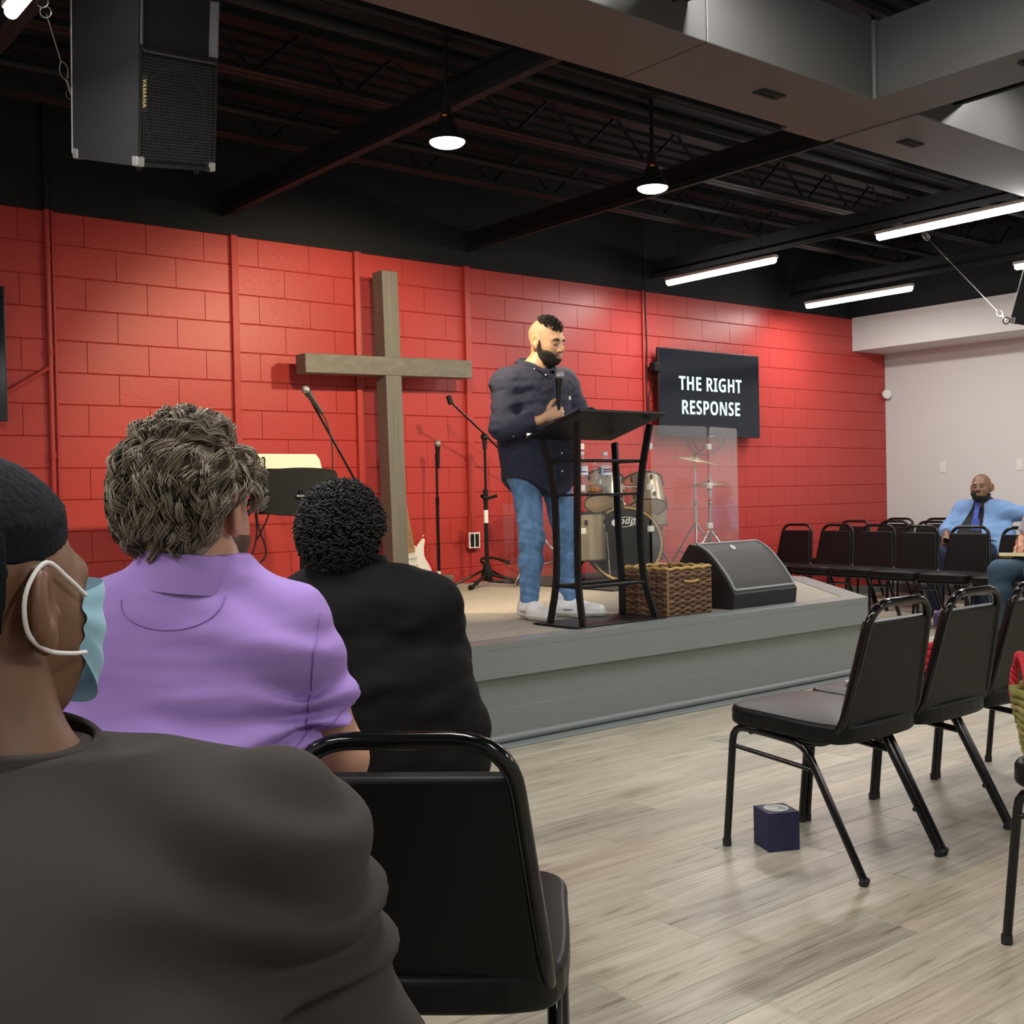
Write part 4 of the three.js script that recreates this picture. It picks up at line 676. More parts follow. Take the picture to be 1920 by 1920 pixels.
// ---------- small things ----------
{
  const b = thing('tissue_box', 'dark blue cardboard tissue box on the floor under a chair', 'box', [3.045, 0, 5.02], 0.12 - 0.55);
  const blue = mat([0.012, 0.012, 0.06], { roughness: 0.55 });
  mesh('carton', rbox(0.112, 0.128, 0.112, 0.002, 0, 0.064, 0), blue, b);
  mesh('opening_rim', T(lathe([[0.028, 0], [0.042, 0], [0.042, 0.001], [0.028, 0.001]], 32), 0, 0.1285, 0), mat([0.6, 0.6, 0.62], { roughness: 0.5 }), b);
  mesh('tissue', [T(new THREE.CircleGeometry(0.036, 24), 0, 0.1293, 0, -Math.PI / 2), T(new THREE.SphereGeometry(0.02, 10, 8).scale(1.2, 0.25, 0.8), -0.008, 0.131, 0.006, 0, 0.5)], mat([0.7, 0.7, 0.7], { roughness: 0.9 }), b);
  const p = thing('tissue_box', 'purple patterned tissue box on the floor under the side chairs', 'box', [8.97, 0, 2.13], 0.5);
  const pt = dataTex(64, 64, (u, v) => { const g = fractal(u * 7, v * 7, 4.4, 2); return g > 0.08 ? [190, 165, 205] : g < -0.12 ? [70, 45, 95] : [120, 90, 150]; });
  mesh('carton', rbox(0.24, 0.11, 0.13, 0.003, 0, 0.055, 0), new THREE.MeshStandardMaterial({ map: pt, roughness: 0.6 }), p); mesh('tissue', T(new THREE.ConeGeometry(0.03, 0.05, 9), 0, 0.13, 0), M.paper, p);
  const tb = thing('tablet', 'grey tablet computer lying on the second front chair', 'tablet', [3.60, 0.489, 5.10], 0.2); mesh('shell', rbox(0.2, 0.012, 0.26, 0.005, 0, 0.007, 0), mat([0.45, 0.48, 0.5], { roughness: 0.3 }), tb); mesh('keyboard_edge', rbox(0.2, 0.006, 0.03, 0.002, 0, 0.003, 0.15), M.plastic, tb);
  const r = thing('folded_red_garment', 'folded bright red garment on a front row chair', 'garment', [4.01, 0.489, 5.12], 0.1); const rm = mat([0.5, 0.012, 0.02], { roughness: 0.85, bumpMap: grainTex, bumpScale: 0.002 });
  for (let k = 0; k < 4; k++) mesh('fold', rbox(0.26 - k * 0.02, 0.028, 0.24 - k * 0.015, 0.013, 0.005 * k, 0.015 + k * 0.027, 0.004 * k), rm, r);
  // straw bag with red rope handles
  const bag = thing('straw_bag', 'green straw bag with twisted red rope handles on a chair seat', 'bag', [2.9, 0.488, 6.03], 0.7);
  const straw = mat([0.2, 0.19, 0.045], { roughness: 0.85 }), straw2 = mat([0.3, 0.24, 0.09], { roughness: 0.85 });
  for (let k = 0; k < 9; k++) { const y = 0.01 + k * 0.02, e = 0.12 + 0.012 * Math.sin(k * 0.35), q = 0.065 + 0.004 * k; mesh('woven_row', tube(Array.from({ length: 40 }, (_, i) => { const a = i / 40 * Math.PI * 2, w = 1 + 0.02 * Math.sin(i * Math.PI / 2 + k * 1.57); return [Math.cos(a) * e * w, y + 0.003 * Math.sin(i * 1.57 + k), Math.sin(a) * q * w]; }), 0.011, 80, 6, true), k % 3 ? straw : straw2, bag); }
  mesh('bottom', T(new THREE.CylinderGeometry(0.115, 0.115, 0.01, 32).scale(1, 1, 0.55), 0, 0.006, 0), straw, bag);
  const rope = mat([0.5, 0.018, 0.03], { roughness: 0.7 });
  for (const s of [-1, 1]) { const strands = [0, 1, 2].map(q => { const pts = []; for (let i = 0; i <= 60; i++) { const u = i / 60, a = u * Math.PI, x = -Math.cos(a) * 0.085, y = 0.14 + Math.sin(a) * 0.125, ph = u * 46 + q * 2.094; pts.push([x + Math.cos(ph) * 0.006 * Math.cos(a), y + Math.cos(ph) * 0.006 * Math.sin(a), s * 0.08 + Math.sin(ph) * 0.006]); } return tube(pts, 0.0062, 120, 5); }); mesh('rope_handle', strands, rope, bag); }
}
// ---------- people: smooth fields joined bone by bone, meshed on a grid ----------
const smin = (a, b, k) => { const h = Math.max(k - Math.abs(a - b), 0) / k; return Math.min(a, b) - h * h * k * 0.25; };
const smax = (a, b, k) => -smin(-a, -b, k);
class Field {
  constructor(k = 0.03) { this.k = k; this.p = []; this.lo = [1e9, 1e9, 1e9]; this.hi = [-1e9, -1e9, -1e9]; this.post = null; }
  grow(c, r) { for (let i = 0; i < 3; i++) { this.lo[i] = Math.min(this.lo[i], c[i] - r); this.hi[i] = Math.max(this.hi[i], c[i] + r); } }
  cap(a, b, ra, rb = ra, k = this.k, cut) { // tapered limb; cut = [point, normal] trims its far side
    this.grow(a, ra); this.grow(b, rb);
    const dx = b[0] - a[0], dy = b[1] - a[1], dz = b[2] - a[2], q = 1 / Math.max(1e-9, dx * dx + dy * dy + dz * dz);
    this.p.push([k, (x, y, z) => { const px = x - a[0], py = y - a[1], pz = z - a[2]; let t = (px * dx + py * dy + pz * dz) * q; t = t < 0 ? 0 : t > 1 ? 1 : t; const ex = px - dx * t, ey = py - dy * t, ez = pz - dz * t; let d = Math.sqrt(ex * ex + ey * ey + ez * ez) - (ra + (rb - ra) * t); if (cut) d = Math.max(d, (x - cut[0][0]) * cut[1][0] + (y - cut[0][1]) * cut[1][1] + (z - cut[0][2]) * cut[1][2]); return d; }]); return this;
  }
  ell(c, r, k = this.k, yaw = 0) {
    this.grow(c, Math.max(...r)); const cy = Math.cos(yaw), sy = Math.sin(yaw);
    this.p.push([k, (x, y, z) => { let px = x - c[0], py = y - c[1], pz = z - c[2]; const qx = px * cy - pz * sy, qz = px * sy + pz * cy; const a = qx / r[0], b = py / r[1], e = qz / r[2], k0 = Math.sqrt(a * a + b * b + e * e); if (k0 < 1e-6) return -Math.min(...r); const k1 = Math.sqrt((a / r[0]) ** 2 + (b / r[1]) ** 2 + (e / r[2]) ** 2); return k0 * (k0 - 1) / k1; }]); return this;
  }
  sub(c, r, k = 0.01) { this.p.push([-k, (x, y, z) => { const a = (x - c[0]) / r[0], b = (y - c[1]) / r[1], e = (z - c[2]) / r[2], k0 = Math.sqrt(a * a + b * b + e * e); const k1 = Math.sqrt((a / r[0]) ** 2 + (b / r[1]) ** 2 + (e / r[2]) ** 2) || 1; return k0 < 1e-6 ? -Math.min(...r) : k0 * (k0 - 1) / k1; }]); return this; }
  at(x, y, z) { let d = 1e9; for (const [k, f] of this.p) { const v = f(x, y, z); d = k >= 0 ? (d > 1e8 ? v : smin(d, v, k || 1e-6)) : smax(d, -v, -k); } return this.post ? this.post(d, x, y, z) : d; }
}
function polygonise(F, cell, pad = 0.03, lo = F.lo, hi = F.hi) { // surface nets
  const n = [0, 1, 2].map(i => Math.ceil((hi[i] - lo[i] + 2 * pad) / cell) + 1), o = lo.map(v => v - pad), [nx, ny, nz] = n, val = new Float32Array(nx * ny * nz);
  for (let k = 0, q = 0; k < nz; k++) for (let j = 0; j < ny; j++) { for (let i = 0; i < nx; i++, q++) { const d = F.at(o[0] + i * cell, o[1] + j * cell, o[2] + k * cell); val[q] = d; const skip = Math.floor(d / cell * 0.5) - 2; if (skip > 0) { for (let s = 0; s < skip && i + 1 < nx; s++) { i++; q++; val[q] = d; } } } }
  const id = new Int32Array(nx * ny * nz).fill(-1), pos = [], nor = [], idx = [], at = (i, j, k) => (k * ny + j) * nx + i;
  const E = [[0, 1], [2, 3], [4, 5], [6, 7], [0, 2], [1, 3], [4, 6], [5, 7], [0, 4], [1, 5], [2, 6], [3, 7]];
  for (let k = 0; k < nz - 1; k++) for (let j = 0; j < ny - 1; j++) for (let i = 0; i < nx - 1; i++) {
    const c = []; let m = 0; for (let s = 0; s < 8; s++) { const v = val[at(i + (s & 1), j + (s >> 1 & 1), k + (s >> 2))]; c.push(v); if (v < 0) m |= 1 << s; }
    if (m === 0 || m === 255) continue;
    let x = 0, y = 0, z = 0, w = 0;
    for (const [a, b] of E) if ((c[a] < 0) !== (c[b] < 0)) { const t = c[a] / (c[a] - c[b]); x += (a & 1) + t * ((b & 1) - (a & 1)); y += (a >> 1 & 1) + t * ((b >> 1 & 1) - (a >> 1 & 1)); z += (a >> 2) + t * ((b >> 2) - (a >> 2)); w++; }
    id[at(i, j, k)] = pos.length / 3; const X = o[0] + (i + x / w) * cell, Y = o[1] + (j + y / w) * cell, Z = o[2] + (k + z / w) * cell; pos.push(X, Y, Z);
    const e = cell * 0.5, gx = F.at(X + e, Y, Z) - F.at(X - e, Y, Z), gy = F.at(X, Y + e, Z) - F.at(X, Y - e, Z), gz = F.at(X, Y, Z + e) - F.at(X, Y, Z - e), l = Math.hypot(gx, gy, gz) || 1; nor.push(gx / l, gy / l, gz / l);
  }
  const quad = (a, b, c, d, f) => { if (a < 0 || b < 0 || c < 0 || d < 0) return; f ? idx.push(a, b, c, a, c, d) : idx.push(a, c, b, a, d, c); };
  for (let k = 1; k < nz - 1; k++) for (let j = 1; j < ny - 1; j++) for (let i = 1; i < nx - 1; i++) {
    const v = val[at(i, j, k)] < 0;
    if (v !== (val[at(i + 1, j, k)] < 0)) quad(id[at(i, j - 1, k - 1)], id[at(i, j, k - 1)], id[at(i, j, k)], id[at(i, j - 1, k)], v);
    if (v !== (val[at(i, j + 1, k)] < 0)) quad(id[at(i - 1, j, k - 1)], id[at(i - 1, j, k)], id[at(i, j, k)], id[at(i, j, k - 1)], v);
    if (v !== (val[at(i, j, k + 1)] < 0)) quad(id[at(i - 1, j - 1, k)], id[at(i, j - 1, k)], id[at(i, j, k)], id[at(i - 1, j, k)], v);
  }
  const g = new THREE.BufferGeometry(); g.setAttribute('position', new THREE.Float32BufferAttribute(pos, 3)); g.setAttribute('normal', new THREE.Float32BufferAttribute(nor, 3));
  const uv = new Float32Array(pos.length / 3 * 2); for (let i = 0; i < pos.length / 3; i++) { uv[2 * i] = (pos[3 * i] + pos[3 * i + 2]) * 4; uv[2 * i + 1] = pos[3 * i + 1] * 4; } g.setAttribute('uv', new THREE.BufferAttribute(uv, 2)); g.setIndex(idx); return g;
}
const mix3 = (a, b, t) => [a[0] + (b[0] - a[0]) * t, a[1] + (b[1] - a[1]) * t, a[2] + (b[2] - a[2]) * t], sub3 = (a, b) => [a[0] - b[0], a[1] - b[1], a[2] - b[2]];
const unit = a => { const l = Math.hypot(...a); return a.map(v => v / l); };
// J: joints in world metres; s: girth
function torso(F, J, g = 0, s = 1) {
  const mid = mix3(J.shL, J.shR, 0.5), ax = unit(sub3(J.shL, J.shR)), o = (p, w) => [p[0] + ax[0] * w, p[1] + ax[1] * w, p[2] + ax[2] * w];
  const ch = mix3(mid, J.pelvis, 0.28), be = mix3(mid, J.pelvis, 0.66);
  for (const q of [-1, 1]) { F.cap(o(mix3(mid, J.pelvis, 0.12), q * 0.085 * s), o(be, q * 0.075 * s), 0.105 * s + g, 0.115 * s * (J.belly || 1) + g, 0.09); F.cap(o(be, q * 0.075 * s), o(J.pelvis, q * 0.085 * s), 0.115 * s * (J.belly || 1) + g, 0.12 * s * (J.hips || 1) + g, 0.09); }
  F.cap(J.shL, J.shR, 0.068 * s + g, 0.068 * s + g, 0.07);
  F.cap(o(J.neck, 0.02), mix3(mid, J.shL, 0.62), 0.05 + g, 0.05 * s + g, 0.07); F.cap(o(J.neck, -0.02), mix3(mid, J.shR, 0.62), 0.05 + g, 0.05 * s + g, 0.07);
}
function arm(F, J, q, g = 0, s = 1, upTo = 1, flare = 0, k = 0.05) { // upTo: share of the arm that is covered, 1 = to the wrist
  const sh = J['sh' + q], el = J['el' + q], wr = J['wr' + q];
  if (upTo < 0.5) { const e = mix3(sh, el, upTo * 2), n = unit(sub3(el, sh)); F.cap(sh, mix3(sh, el, Math.min(1, upTo * 2 + 0.15)), 0.066 * s + g, 0.056 * s + g + flare, k, [e, n]); return; }
  F.cap(sh, el, 0.064 * s + g, 0.047 * s + g, k);
  if (upTo > 0.99) F.cap(el, wr, 0.046 * s + g, 0.030 * s + g, 0.03); else { const e = mix3(el, wr, (upTo - 0.5) * 2); F.cap(el, wr, 0.046 * s + g, 0.036 * s + g + flare, 0.03, [e, unit(sub3(wr, el))]); }
}
function leg(F, J, q, g = 0, s = 1, full = true) {
  F.cap(J['hip' + q], J['kn' + q], 0.088 * s + g, 0.06 * s + g, 0.06); F.cap(J['kn' + q], mix3(J['kn' + q], J['an' + q], 0.35), 0.06 * s + g, 0.058 * s + g, 0.04); F.cap(mix3(J['kn' + q], J['an' + q], 0.35), J['an' + q], 0.058 * s + g, 0.04 * s + g * 1.3, 0.04);
}
// head in its own frame: faces +z, +x is the person's left, origin between the ears
function headField(o = {}) {
  const F = new Field(0.02), w = o.wide || 1;
  F.ell([0, 0.032, -0.015], [0.077 * w, 0.090, 0.098], 0.03).ell([0, -0.03, 0.022], [0.063 * w, 0.082, 0.072], 0.04).ell([0, -0.078, 0.038], [0.047 * w, 0.036, 0.05], 0.035);
  F.ell([0.04, -0.03, 0.055], [0.022, 0.03, 0.025], 0.03).ell([-0.04, -0.03, 0.055], [0.022, 0.03, 0.025], 0.03); // cheeks
  F.cap([-0.038, 0.022, 0.076], [0.038, 0.022, 0.076], 0.013, 0.013, 0.02);
  F.sub([0.031, 0.002, 0.1], [0.02, 0.013, 0.02], 0.018).sub([-0.031, 0.002, 0.1], [0.02, 0.013, 0.02], 0.018);
  F.ell([0.031, 0.001, 0.078], [0.015, 0.011, 0.0125], 0.008).ell([-0.031, 0.001, 0.078], [0.015, 0.011, 0.0125], 0.008); // eyelids
  F.cap([0, 0.012, 0.088], [0, -0.03, 0.113], 0.0085, 0.0125, 0.014).ell([0.0135, -0.036, 0.1], [0.009, 0.008, 0.011], 0.008).ell([-0.0135, -0.036, 0.1], [0.009, 0.008, 0.011], 0.008);
  F.cap([-0.021, -0.061, 0.089], [0.021, -0.061, 0.089], 0.0065, 0.0065, 0.006).cap([-0.018, -0.073, 0.088], [0.018, -0.073, 0.088], 0.0075, 0.0075, 0.006);
  if (!o.noEars) for (const s of [-1, 1]) { F.ell([s * 0.086 * w, 0.0, -0.014], [0.0105, 0.034, 0.022], 0.01, -s * 0.5); F.ell([s * 0.08 * w, -0.028, -0.004], [0.009, 0.014, 0.011], 0.008); F.sub([s * 0.095 * w, 0.006, -0.006], [0.009, 0.02, 0.011], 0.006); F.ell([s * 0.08 * w, -0.008, 0.006], [0.006, 0.009, 0.006], 0.004); }
  F.cap([0, -0.06, -0.025], [0, -0.2, -0.04], 0.055, 0.062, 0.03);
  F.lo = [-0.11, -0.2, -0.13]; F.hi = [0.11, 0.14, 0.13]; return F;
}
const headBare = {};
function headGeo(o) { const k = o.wide || 1; return (headBare[k] ??= polygonise(headField(o), 0.0042, 0.01, [-0.11, -0.17, -0.125], [0.11, 0.135, 0.13])).clone(); }
function headMatrix(c, yaw, pitch = 0, roll = 0, s = 1) { return new THREE.Matrix4().compose(V(...c), new THREE.Quaternion().setFromEuler(new THREE.Euler(pitch, Math.PI - yaw, roll, 'YXZ')), V(s, s, s)); }
// layer over the head: thick(x,y,z) is its depth there, below zero where it ends
function headLayer(o, thick, cell = 0.0045, pad = 0.03) { const F = headField({ ...o, noEars: true }), L = { at: (x, y, z) => { const d = F.at(x, y, z), t = thick(x, y, z); return t <= 0 ? Math.max(0.012, d + 0.012 - t * 0.5) : d - t; } }; return polygonise(L, cell, pad, [-0.11, -0.16, -0.13], [0.11, 0.14, 0.13]); }
// hand: wrist at the origin, fingers along +z, back of the hand +y, thumb on the +x side (mirror for the other hand)
function handGeo(curl, thumb = 0.5, spread = 1, mirror = false, cell = 0.0036) {
  const F = new Field(0.008), A = [[0.024, 0.078, 0.9], [0.006, 0.082, 1], [-0.012, 0.079, 0.94], [-0.028, 0.072, 0.76]];
  F.cap([0, 0, -0.05], [0, 0, 0.012], 0.027, 0.026, 0.02);
  A.forEach(([x, z, L], i) => {
    F.cap([x * 0.6, 0, 0.012], [x, 0.001, z], 0.017, 0.0115, 0.014); let a = 0, p = [x, 0.001, z], sx = x * 0.1 * spread; const cu = Array.isArray(curl[0]) ? curl[i] : curl;
    [0.043, 0.027, 0.021].forEach((l, s) => { a += cu[s]; const e = [p[0] + sx * l / 0.04, p[1] - Math.sin(a) * l * L, p[2] + Math.cos(a) * l * L]; F.cap(p, e, 0.0098 - s * 0.001, 0.0089 - s * 0.001, s ? 0.003 : 0.006); p = e; });
  });
  let p = [0.02, -0.008, 0.018]; [[0.032, 0.55], [0.032, 0.35], [0.026, 0.2]].forEach(([l, k], s) => { const a = thumb * (1 - s * 0.25), e = [p[0] + l * Math.cos(a) * (0.75 - s * 0.2), p[1] - l * (0.3 + 0.35 * thumb), p[2] + l * (0.62 + s * 0.16)]; F.cap(p, e, 0.0135 - s * 0.0015, 0.0115 - s * 0.0015, 0.008); p = e; });
  const g = polygonise(F, cell, 0.012); if (mirror) { g.scale(-1, 1, 1); const ix = g.index.array; for (let i = 0; i < ix.length; i += 3) { const t = ix[i]; ix[i] = ix[i + 1]; ix[i + 1] = t; } } return g;
}
function handAt(g, wrist, dir, back) { const z = V(...dir).normalize(), y = V(...back); y.addScaledVector(z, -y.dot(z)).normalize(); const x = y.clone().cross(z); return g.applyMatrix4(new THREE.Matrix4().makeBasis(x, y, z).setPosition(V(...wrist))); }
function strands(list, seg, sides) { // list of [points, root radius, tip radius]
  const pos = [], nor = [], idx = [];
  for (const [pts, r0, r1] of list) {
    const n = pts.length, base = pos.length / 3; let up = V(0.3, 0.9, 0.2);
    for (let i = 0; i < n; i++) { const a = pts[Math.max(0, i - 1)], b = pts[Math.min(n - 1, i + 1)], t = b.clone().sub(a).normalize(), x = up.clone().cross(t).normalize(), y = t.clone().cross(x), r = r0 + (r1 - r0) * Math.pow(i / (n - 1), 1.4); for (let k = 0; k < sides; k++) { const q = k / sides * Math.PI * 2, nx = x.clone().multiplyScalar(Math.cos(q)).addScaledVector(y, Math.sin(q)); pos.push(pts[i].x + nx.x * r, pts[i].y + nx.y * r, pts[i].z + nx.z * r); nor.push(nx.x, nx.y, nx.z); } }
    for (let i = 0; i < n - 1; i++) for (let k = 0; k < sides; k++) { const a = base + i * sides + k, b = base + i * sides + (k + 1) % sides; idx.push(a, b, b + sides, a, b + sides, a + sides); }
  }
  const g = new THREE.BufferGeometry(); g.setAttribute('position', new THREE.Float32BufferAttribute(pos, 3)); g.setAttribute('normal', new THREE.Float32BufferAttribute(nor, 3)); g.setAttribute('uv', new THREE.Float32BufferAttribute(new Float32Array(pos.length / 3 * 2), 2)); g.setIndex(idx); return g;
}
const skin = (r, g, b) => mat([r, g, b], { roughness: 0.5, sheen: 0.1 });
const cloth = (c, o = {}) => mat(c, { roughness: 0.9, bumpMap: weaveTex, bumpScale: 0.0006, ...o });
function shoeGeo(an, dir, L = 0.29) { // an: ankle, dir: toe direction on the floor
  const F = new Field(0.03), d = unit([dir[0], 0, dir[1]]), y = an[1], P = (f, h) => [an[0] + d[0] * f, h, an[2] + d[2] * f], fl = an[3] ?? 0;
  F.cap(P(-0.05, fl + 0.055), P(0.06, fl + 0.055), 0.042, 0.046).cap(P(0.06, fl + 0.05), P(L - 0.11, fl + 0.04), 0.047, 0.036).cap(P(-0.03, fl + 0.07), P(-0.02, fl + 0.12), 0.044, 0.047);
  F.post = (v, x, yy) => Math.max(v, fl + 0.012 - yy); return F;
}
function onSkin(F, from, dir, off = 0.0008) { const d = unit(dir); let t = 0; for (let i = 0; i < 60; i++) { const v = F.at(from[0] + d[0] * t, from[1] + d[1] * t, from[2] + d[2] * t) - off; if (v < 0.0004 || t > 0.6) break; t += v * 0.8; } return [from[0] + d[0] * t, from[1] + d[1] * t, from[2] + d[2] * t]; }
function person(name, label, base) { const t = thing('person', label, 'person', base); const off = g => { g.translate(-base[0], -base[1], -base[2]); return g; }; return [t, (n, g, m, par = t) => mesh(n, off(mg(g)), m, par)]; }
const darkCut = { at: 0 };
// ----- the standing man at the lectern -----
{
  const base = [4.18, SY, 2.5], [t, add] = person('person', 'standing bearded man in navy shirt and blue jeans speaking at the lectern', base);
  const sk = skin(0.57, 0.32, 0.19);
  const J = { neck: [4.165, 1.90, 2.47], shR: [3.975, 1.815, 2.46], shL: [4.375, 1.83, 2.48], pelvis: [4.205, 1.36, 2.46], elR: [3.885, 1.555, 2.52], wrR: [4.02, 1.60, 2.70], elL: [4.47, 1.60, 2.56], wrL: [4.36, 1.625, 2.74],
    hipR: [4.10, 1.33, 2.46], hipL: [4.31, 1.33, 2.46], knR: [4.085, 0.95, 2.52], knL: [4.305, 0.95, 2.56], anR: [4.075, 0.58, 2.50], anL: [4.29, 0.58, 2.58], belly: 1.18 };
  const hc = [4.222, 2.055, 2.525], hy = Math.PI - 0.20, hp = 0.22, HM = headMatrix(hc, hy, hp, 0.04, 1.06);
  const B = new Field(0.04); torso(B, J, -0.01); for (const q of 'LR') { arm(B, J, q, -0.006); leg(B, J, q, -0.006); } B.cap(J.neck, [4.2, 1.98, 2.5], 0.058, 0.055);
  const hR = handAt(handGeo([1.15, 1.35, 0.75], 0.2, 0.3), [4.038, 1.612, 2.725], [0.70, 0.42, 0.55], [-0.62, 0.05, 0.75]);
  const hL = handAt(handGeo([0.25, 0.4, 0.3], 0.4, 1, true), [4.36, 1.632, 2.75], [-0.35, -0.05, 0.9], [0.1, 1, 0.15]);
  add('body', [polygonise(B, 0.014), headGeo({}).applyMatrix4(HM), hR, hL], sk);
  const hair = mat([0.016, 0.012, 0.010], { roughness: 0.65 });
  const S = []; for (let i = 0; i < 900; i++) { const a = rr(0, 6.283), e = Math.pow(rnd(), 0.6) * 0.95, x = Math.cos(a) * 0.063 * e, z = Math.sin(a) * 0.075 * e + 0.008, y = 0.032 + 0.092 * Math.sqrt(Math.max(0, 1 - (x / 0.077) ** 2 - ((z + 0.015) / 0.098) ** 2)); const pts = []; const ph = rr(0, 6.28), L = rr(0.012, 0.026), lx = rr(-0.5, 0.5), lz = rr(-0.3, 0.6); for (let k = 0; k < 5; k++) { const u = k / 4; pts.push(V(x + lx * L * u + Math.cos(ph + u * 6) * 0.004 * u, y + L * u * 0.9, z + lz * L * u + Math.sin(ph + u * 6) * 0.004 * u)); } S.push([pts, 0.0028, 0.0009]); }
  add('hair', [headLayer({}, (x, y, z) => { const e = 0.092 - (x / 0.062) ** 2 * 0.03 - Math.max(0, z - 0.05) * 0.35; return y - e + 0.012; } , 0.006).applyMatrix4(HM), strands(S, 5, 4).applyMatrix4(HM)].slice(1), hair);
  const stub = mat([0.47, 0.30, 0.20], { roughness: 0.6, bumpMap: grainTex, bumpScale: 0.001 });
  add('shaved_hair', headLayer({}, (x, y, z) => { const lim = 0.022 + 0.055 * THREE.MathUtils.smoothstep(z, 0.012, 0.06); return Math.min(0.0014, (y - lim) * 0.06); }, 0.005).applyMatrix4(HM), stub);
  add('beard', headLayer({}, (x, y, z) => { if (z < 0.004) return -1; const sm = THREE.MathUtils.smoothstep(Math.abs(x), 0.034, 0.066), sb = THREE.MathUtils.smoothstep(-z, -0.035, -0.012), top = -0.050 + 0.012 * sm + 0.05 * sm * sb; const mx = x / 0.024, my = (y + 0.067) / 0.011; if (mx * mx + my * my < 1 && z > 0.05) return -1; if (y < -0.122) return -1; if (Math.abs(x) < 0.018 && y > -0.05 && z > 0.06) return -1; return Math.min(0.009, (top - y) * 0.6) * (0.85 + 0.4 * N3(x * 190, y * 190, z * 190)); }, 0.0036).applyMatrix4(HM), mat([0.020, 0.015, 0.012], { roughness: 0.8 }));
  for (const s of [-1, 1]) add('eyebrow', tube([[s * 0.014, 0.020, 0.0945], [s * 0.03, 0.025, 0.0925], [s * 0.05, 0.019, 0.080]], 0.0045, 10, 6).applyMatrix4(HM), hair);
  for (const s of [-1, 1]) add('eyelashes', tube([[s * 0.018, -0.004, 0.0885], [s * 0.031, -0.0075, 0.0905], [s * 0.045, -0.003, 0.0835]], 0.0015, 10, 5).applyMatrix4(HM), hair);
  add('lips', [T(new THREE.SphereGeometry(1, 16, 10).scale(0.019, 0.0052, 0.008), 0, -0.0625, 0.0915), T(new THREE.SphereGeometry(1, 16, 10).scale(0.017, 0.006, 0.008), 0, -0.0725, 0.0905)].map(g => g.applyMatrix4(HM)), mat([0.36, 0.13, 0.10], { roughness: 0.45 }));
  // shirt worn loose over the jeans
  const navy = cloth([0.022, 0.025, 0.052]);
  const S2 = new Field(0.04); torso(S2, J, 0.016); arm(S2, J, 'R', 0.016, 1, 0.94, 0.004); arm(S2, J, 'L', 0.016, 1, 0.92, 0.004);
  S2.cap([4.205, 1.45, 2.46], [4.205, 1.2, 2.46], 0.16, 0.175, 0.08); S2.cap([4.13, 1.4, 2.46], [4.12, 1.2, 2.45], 0.13, 0.14, 0.08); S2.cap([4.28, 1.4, 2.46], [4.29, 1.2, 2.45], 0.13, 0.14, 0.08);
  S2.post = (d, x, y, z) => { if (d > 0.06) return d; const e = Math.hypot(x - 3.9, z - 2.55) < 0.16 ? 1 : 0.35; d += e * 0.009 * N3(x * 6 + y * 9, y * 22 - x * 6, z * 7) + 0.004 * N3(x * 26, y * 34, z * 26); const hem = 1.235 + 0.055 * Math.cos((x - 4.205) * 13) * -1 + 0.03; const nk = V(x - 4.19, 0, z - 2.49).length(); d = Math.max(d, hem - 0.03 - y); return Math.max(d, y - (1.945 - Math.max(0, z - 2.47) * 0.55)); };
  const shirt = add('shirt', polygonise(S2, 0.0105), navy);
  const cb = [[4.11, 1.945, 2.40], [4.075, 1.935, 2.46], [4.10, 1.915, 2.53], [4.16, 1.875, 2.575]], ca = [[4.22, 1.955, 2.40], [4.262, 1.945, 2.47], [4.255, 1.92, 2.535], [4.215, 1.875, 2.58]];
  add('collar', [tube([...cb.slice().reverse(), [4.165, 1.962, 2.385], ...ca], 0.017, 40, 8)], navy, t);
  for (const [a, b, c] of [[4.105, 1.895, 2.545], [4.15, 1.86, 2.59]]) add('button', T(new THREE.SphereGeometry(0.006, 8, 6), a, b, c + 0.006), M.whitePlastic);
  for (const [x, y, z] of [[4.20, 1.80, 2.633], [4.205, 1.56, 2.645], [4.21, 1.42, 2.65], [4.21, 1.32, 2.65]]) add('button', T(new THREE.SphereGeometry(0.006, 8, 6), x, y, z), M.whitePlastic);
  for (const [x, y, z] of [[3.955, 1.548, 2.655], [3.91, 1.515, 2.595]]) add('button', T(new THREE.SphereGeometry(0.006, 8, 6), x, y, z), M.whitePlastic);
  add('chest_emblem', T(rbox(0.018, 0.022, 0.004, 0.0015), 4.315, 1.735, 2.61, 0, 0.2, 0.3), M.whitePlastic);
  add('placket', [flatBar([4.195, 1.86, 2.61], [4.205, 1.6, 2.640], 0.03, 0.006), flatBar([4.205, 1.6, 2.640], [4.212, 1.28, 2.645], 0.03, 0.006)], navy);
  const denim = dataTex(128, 128, (u, v, i, j) => { const g = 200 + 60 * fractal(u * 4, v * 3, 2.2, 3) + 26 * (rnd() - 0.5); return [g * 0.94, g, g * 1.05].map(x => clamp(x)); });
  const jean = mat([0.23, 0.40, 0.66], { roughness: 0.9, map: denim });
  const K = new Field(0.03); for (const q of 'LR') leg(K, J, q, 0.008, 0.98); K.cap(J.hipL, J.hipR, 0.11, 0.11, 0.05);
  K.post = (d, x, y, z) => { if (d > 0.05) return d; d += 0.009 * N3(x * 9, y * 26 + x * 10, z * 9) * (y < 0.72 || Math.abs(y - 0.95) < 0.1 ? 1.2 : 0.5); return Math.max(d, 0.585 - y); };
  add('jeans', polygonise(K, 0.0105), jean);
  const whiteShoe = mat([0.82, 0.82, 0.83], { roughness: 0.5 });
  const toe = { R: [-0.12, 1], L: [0.55, 0.85] };
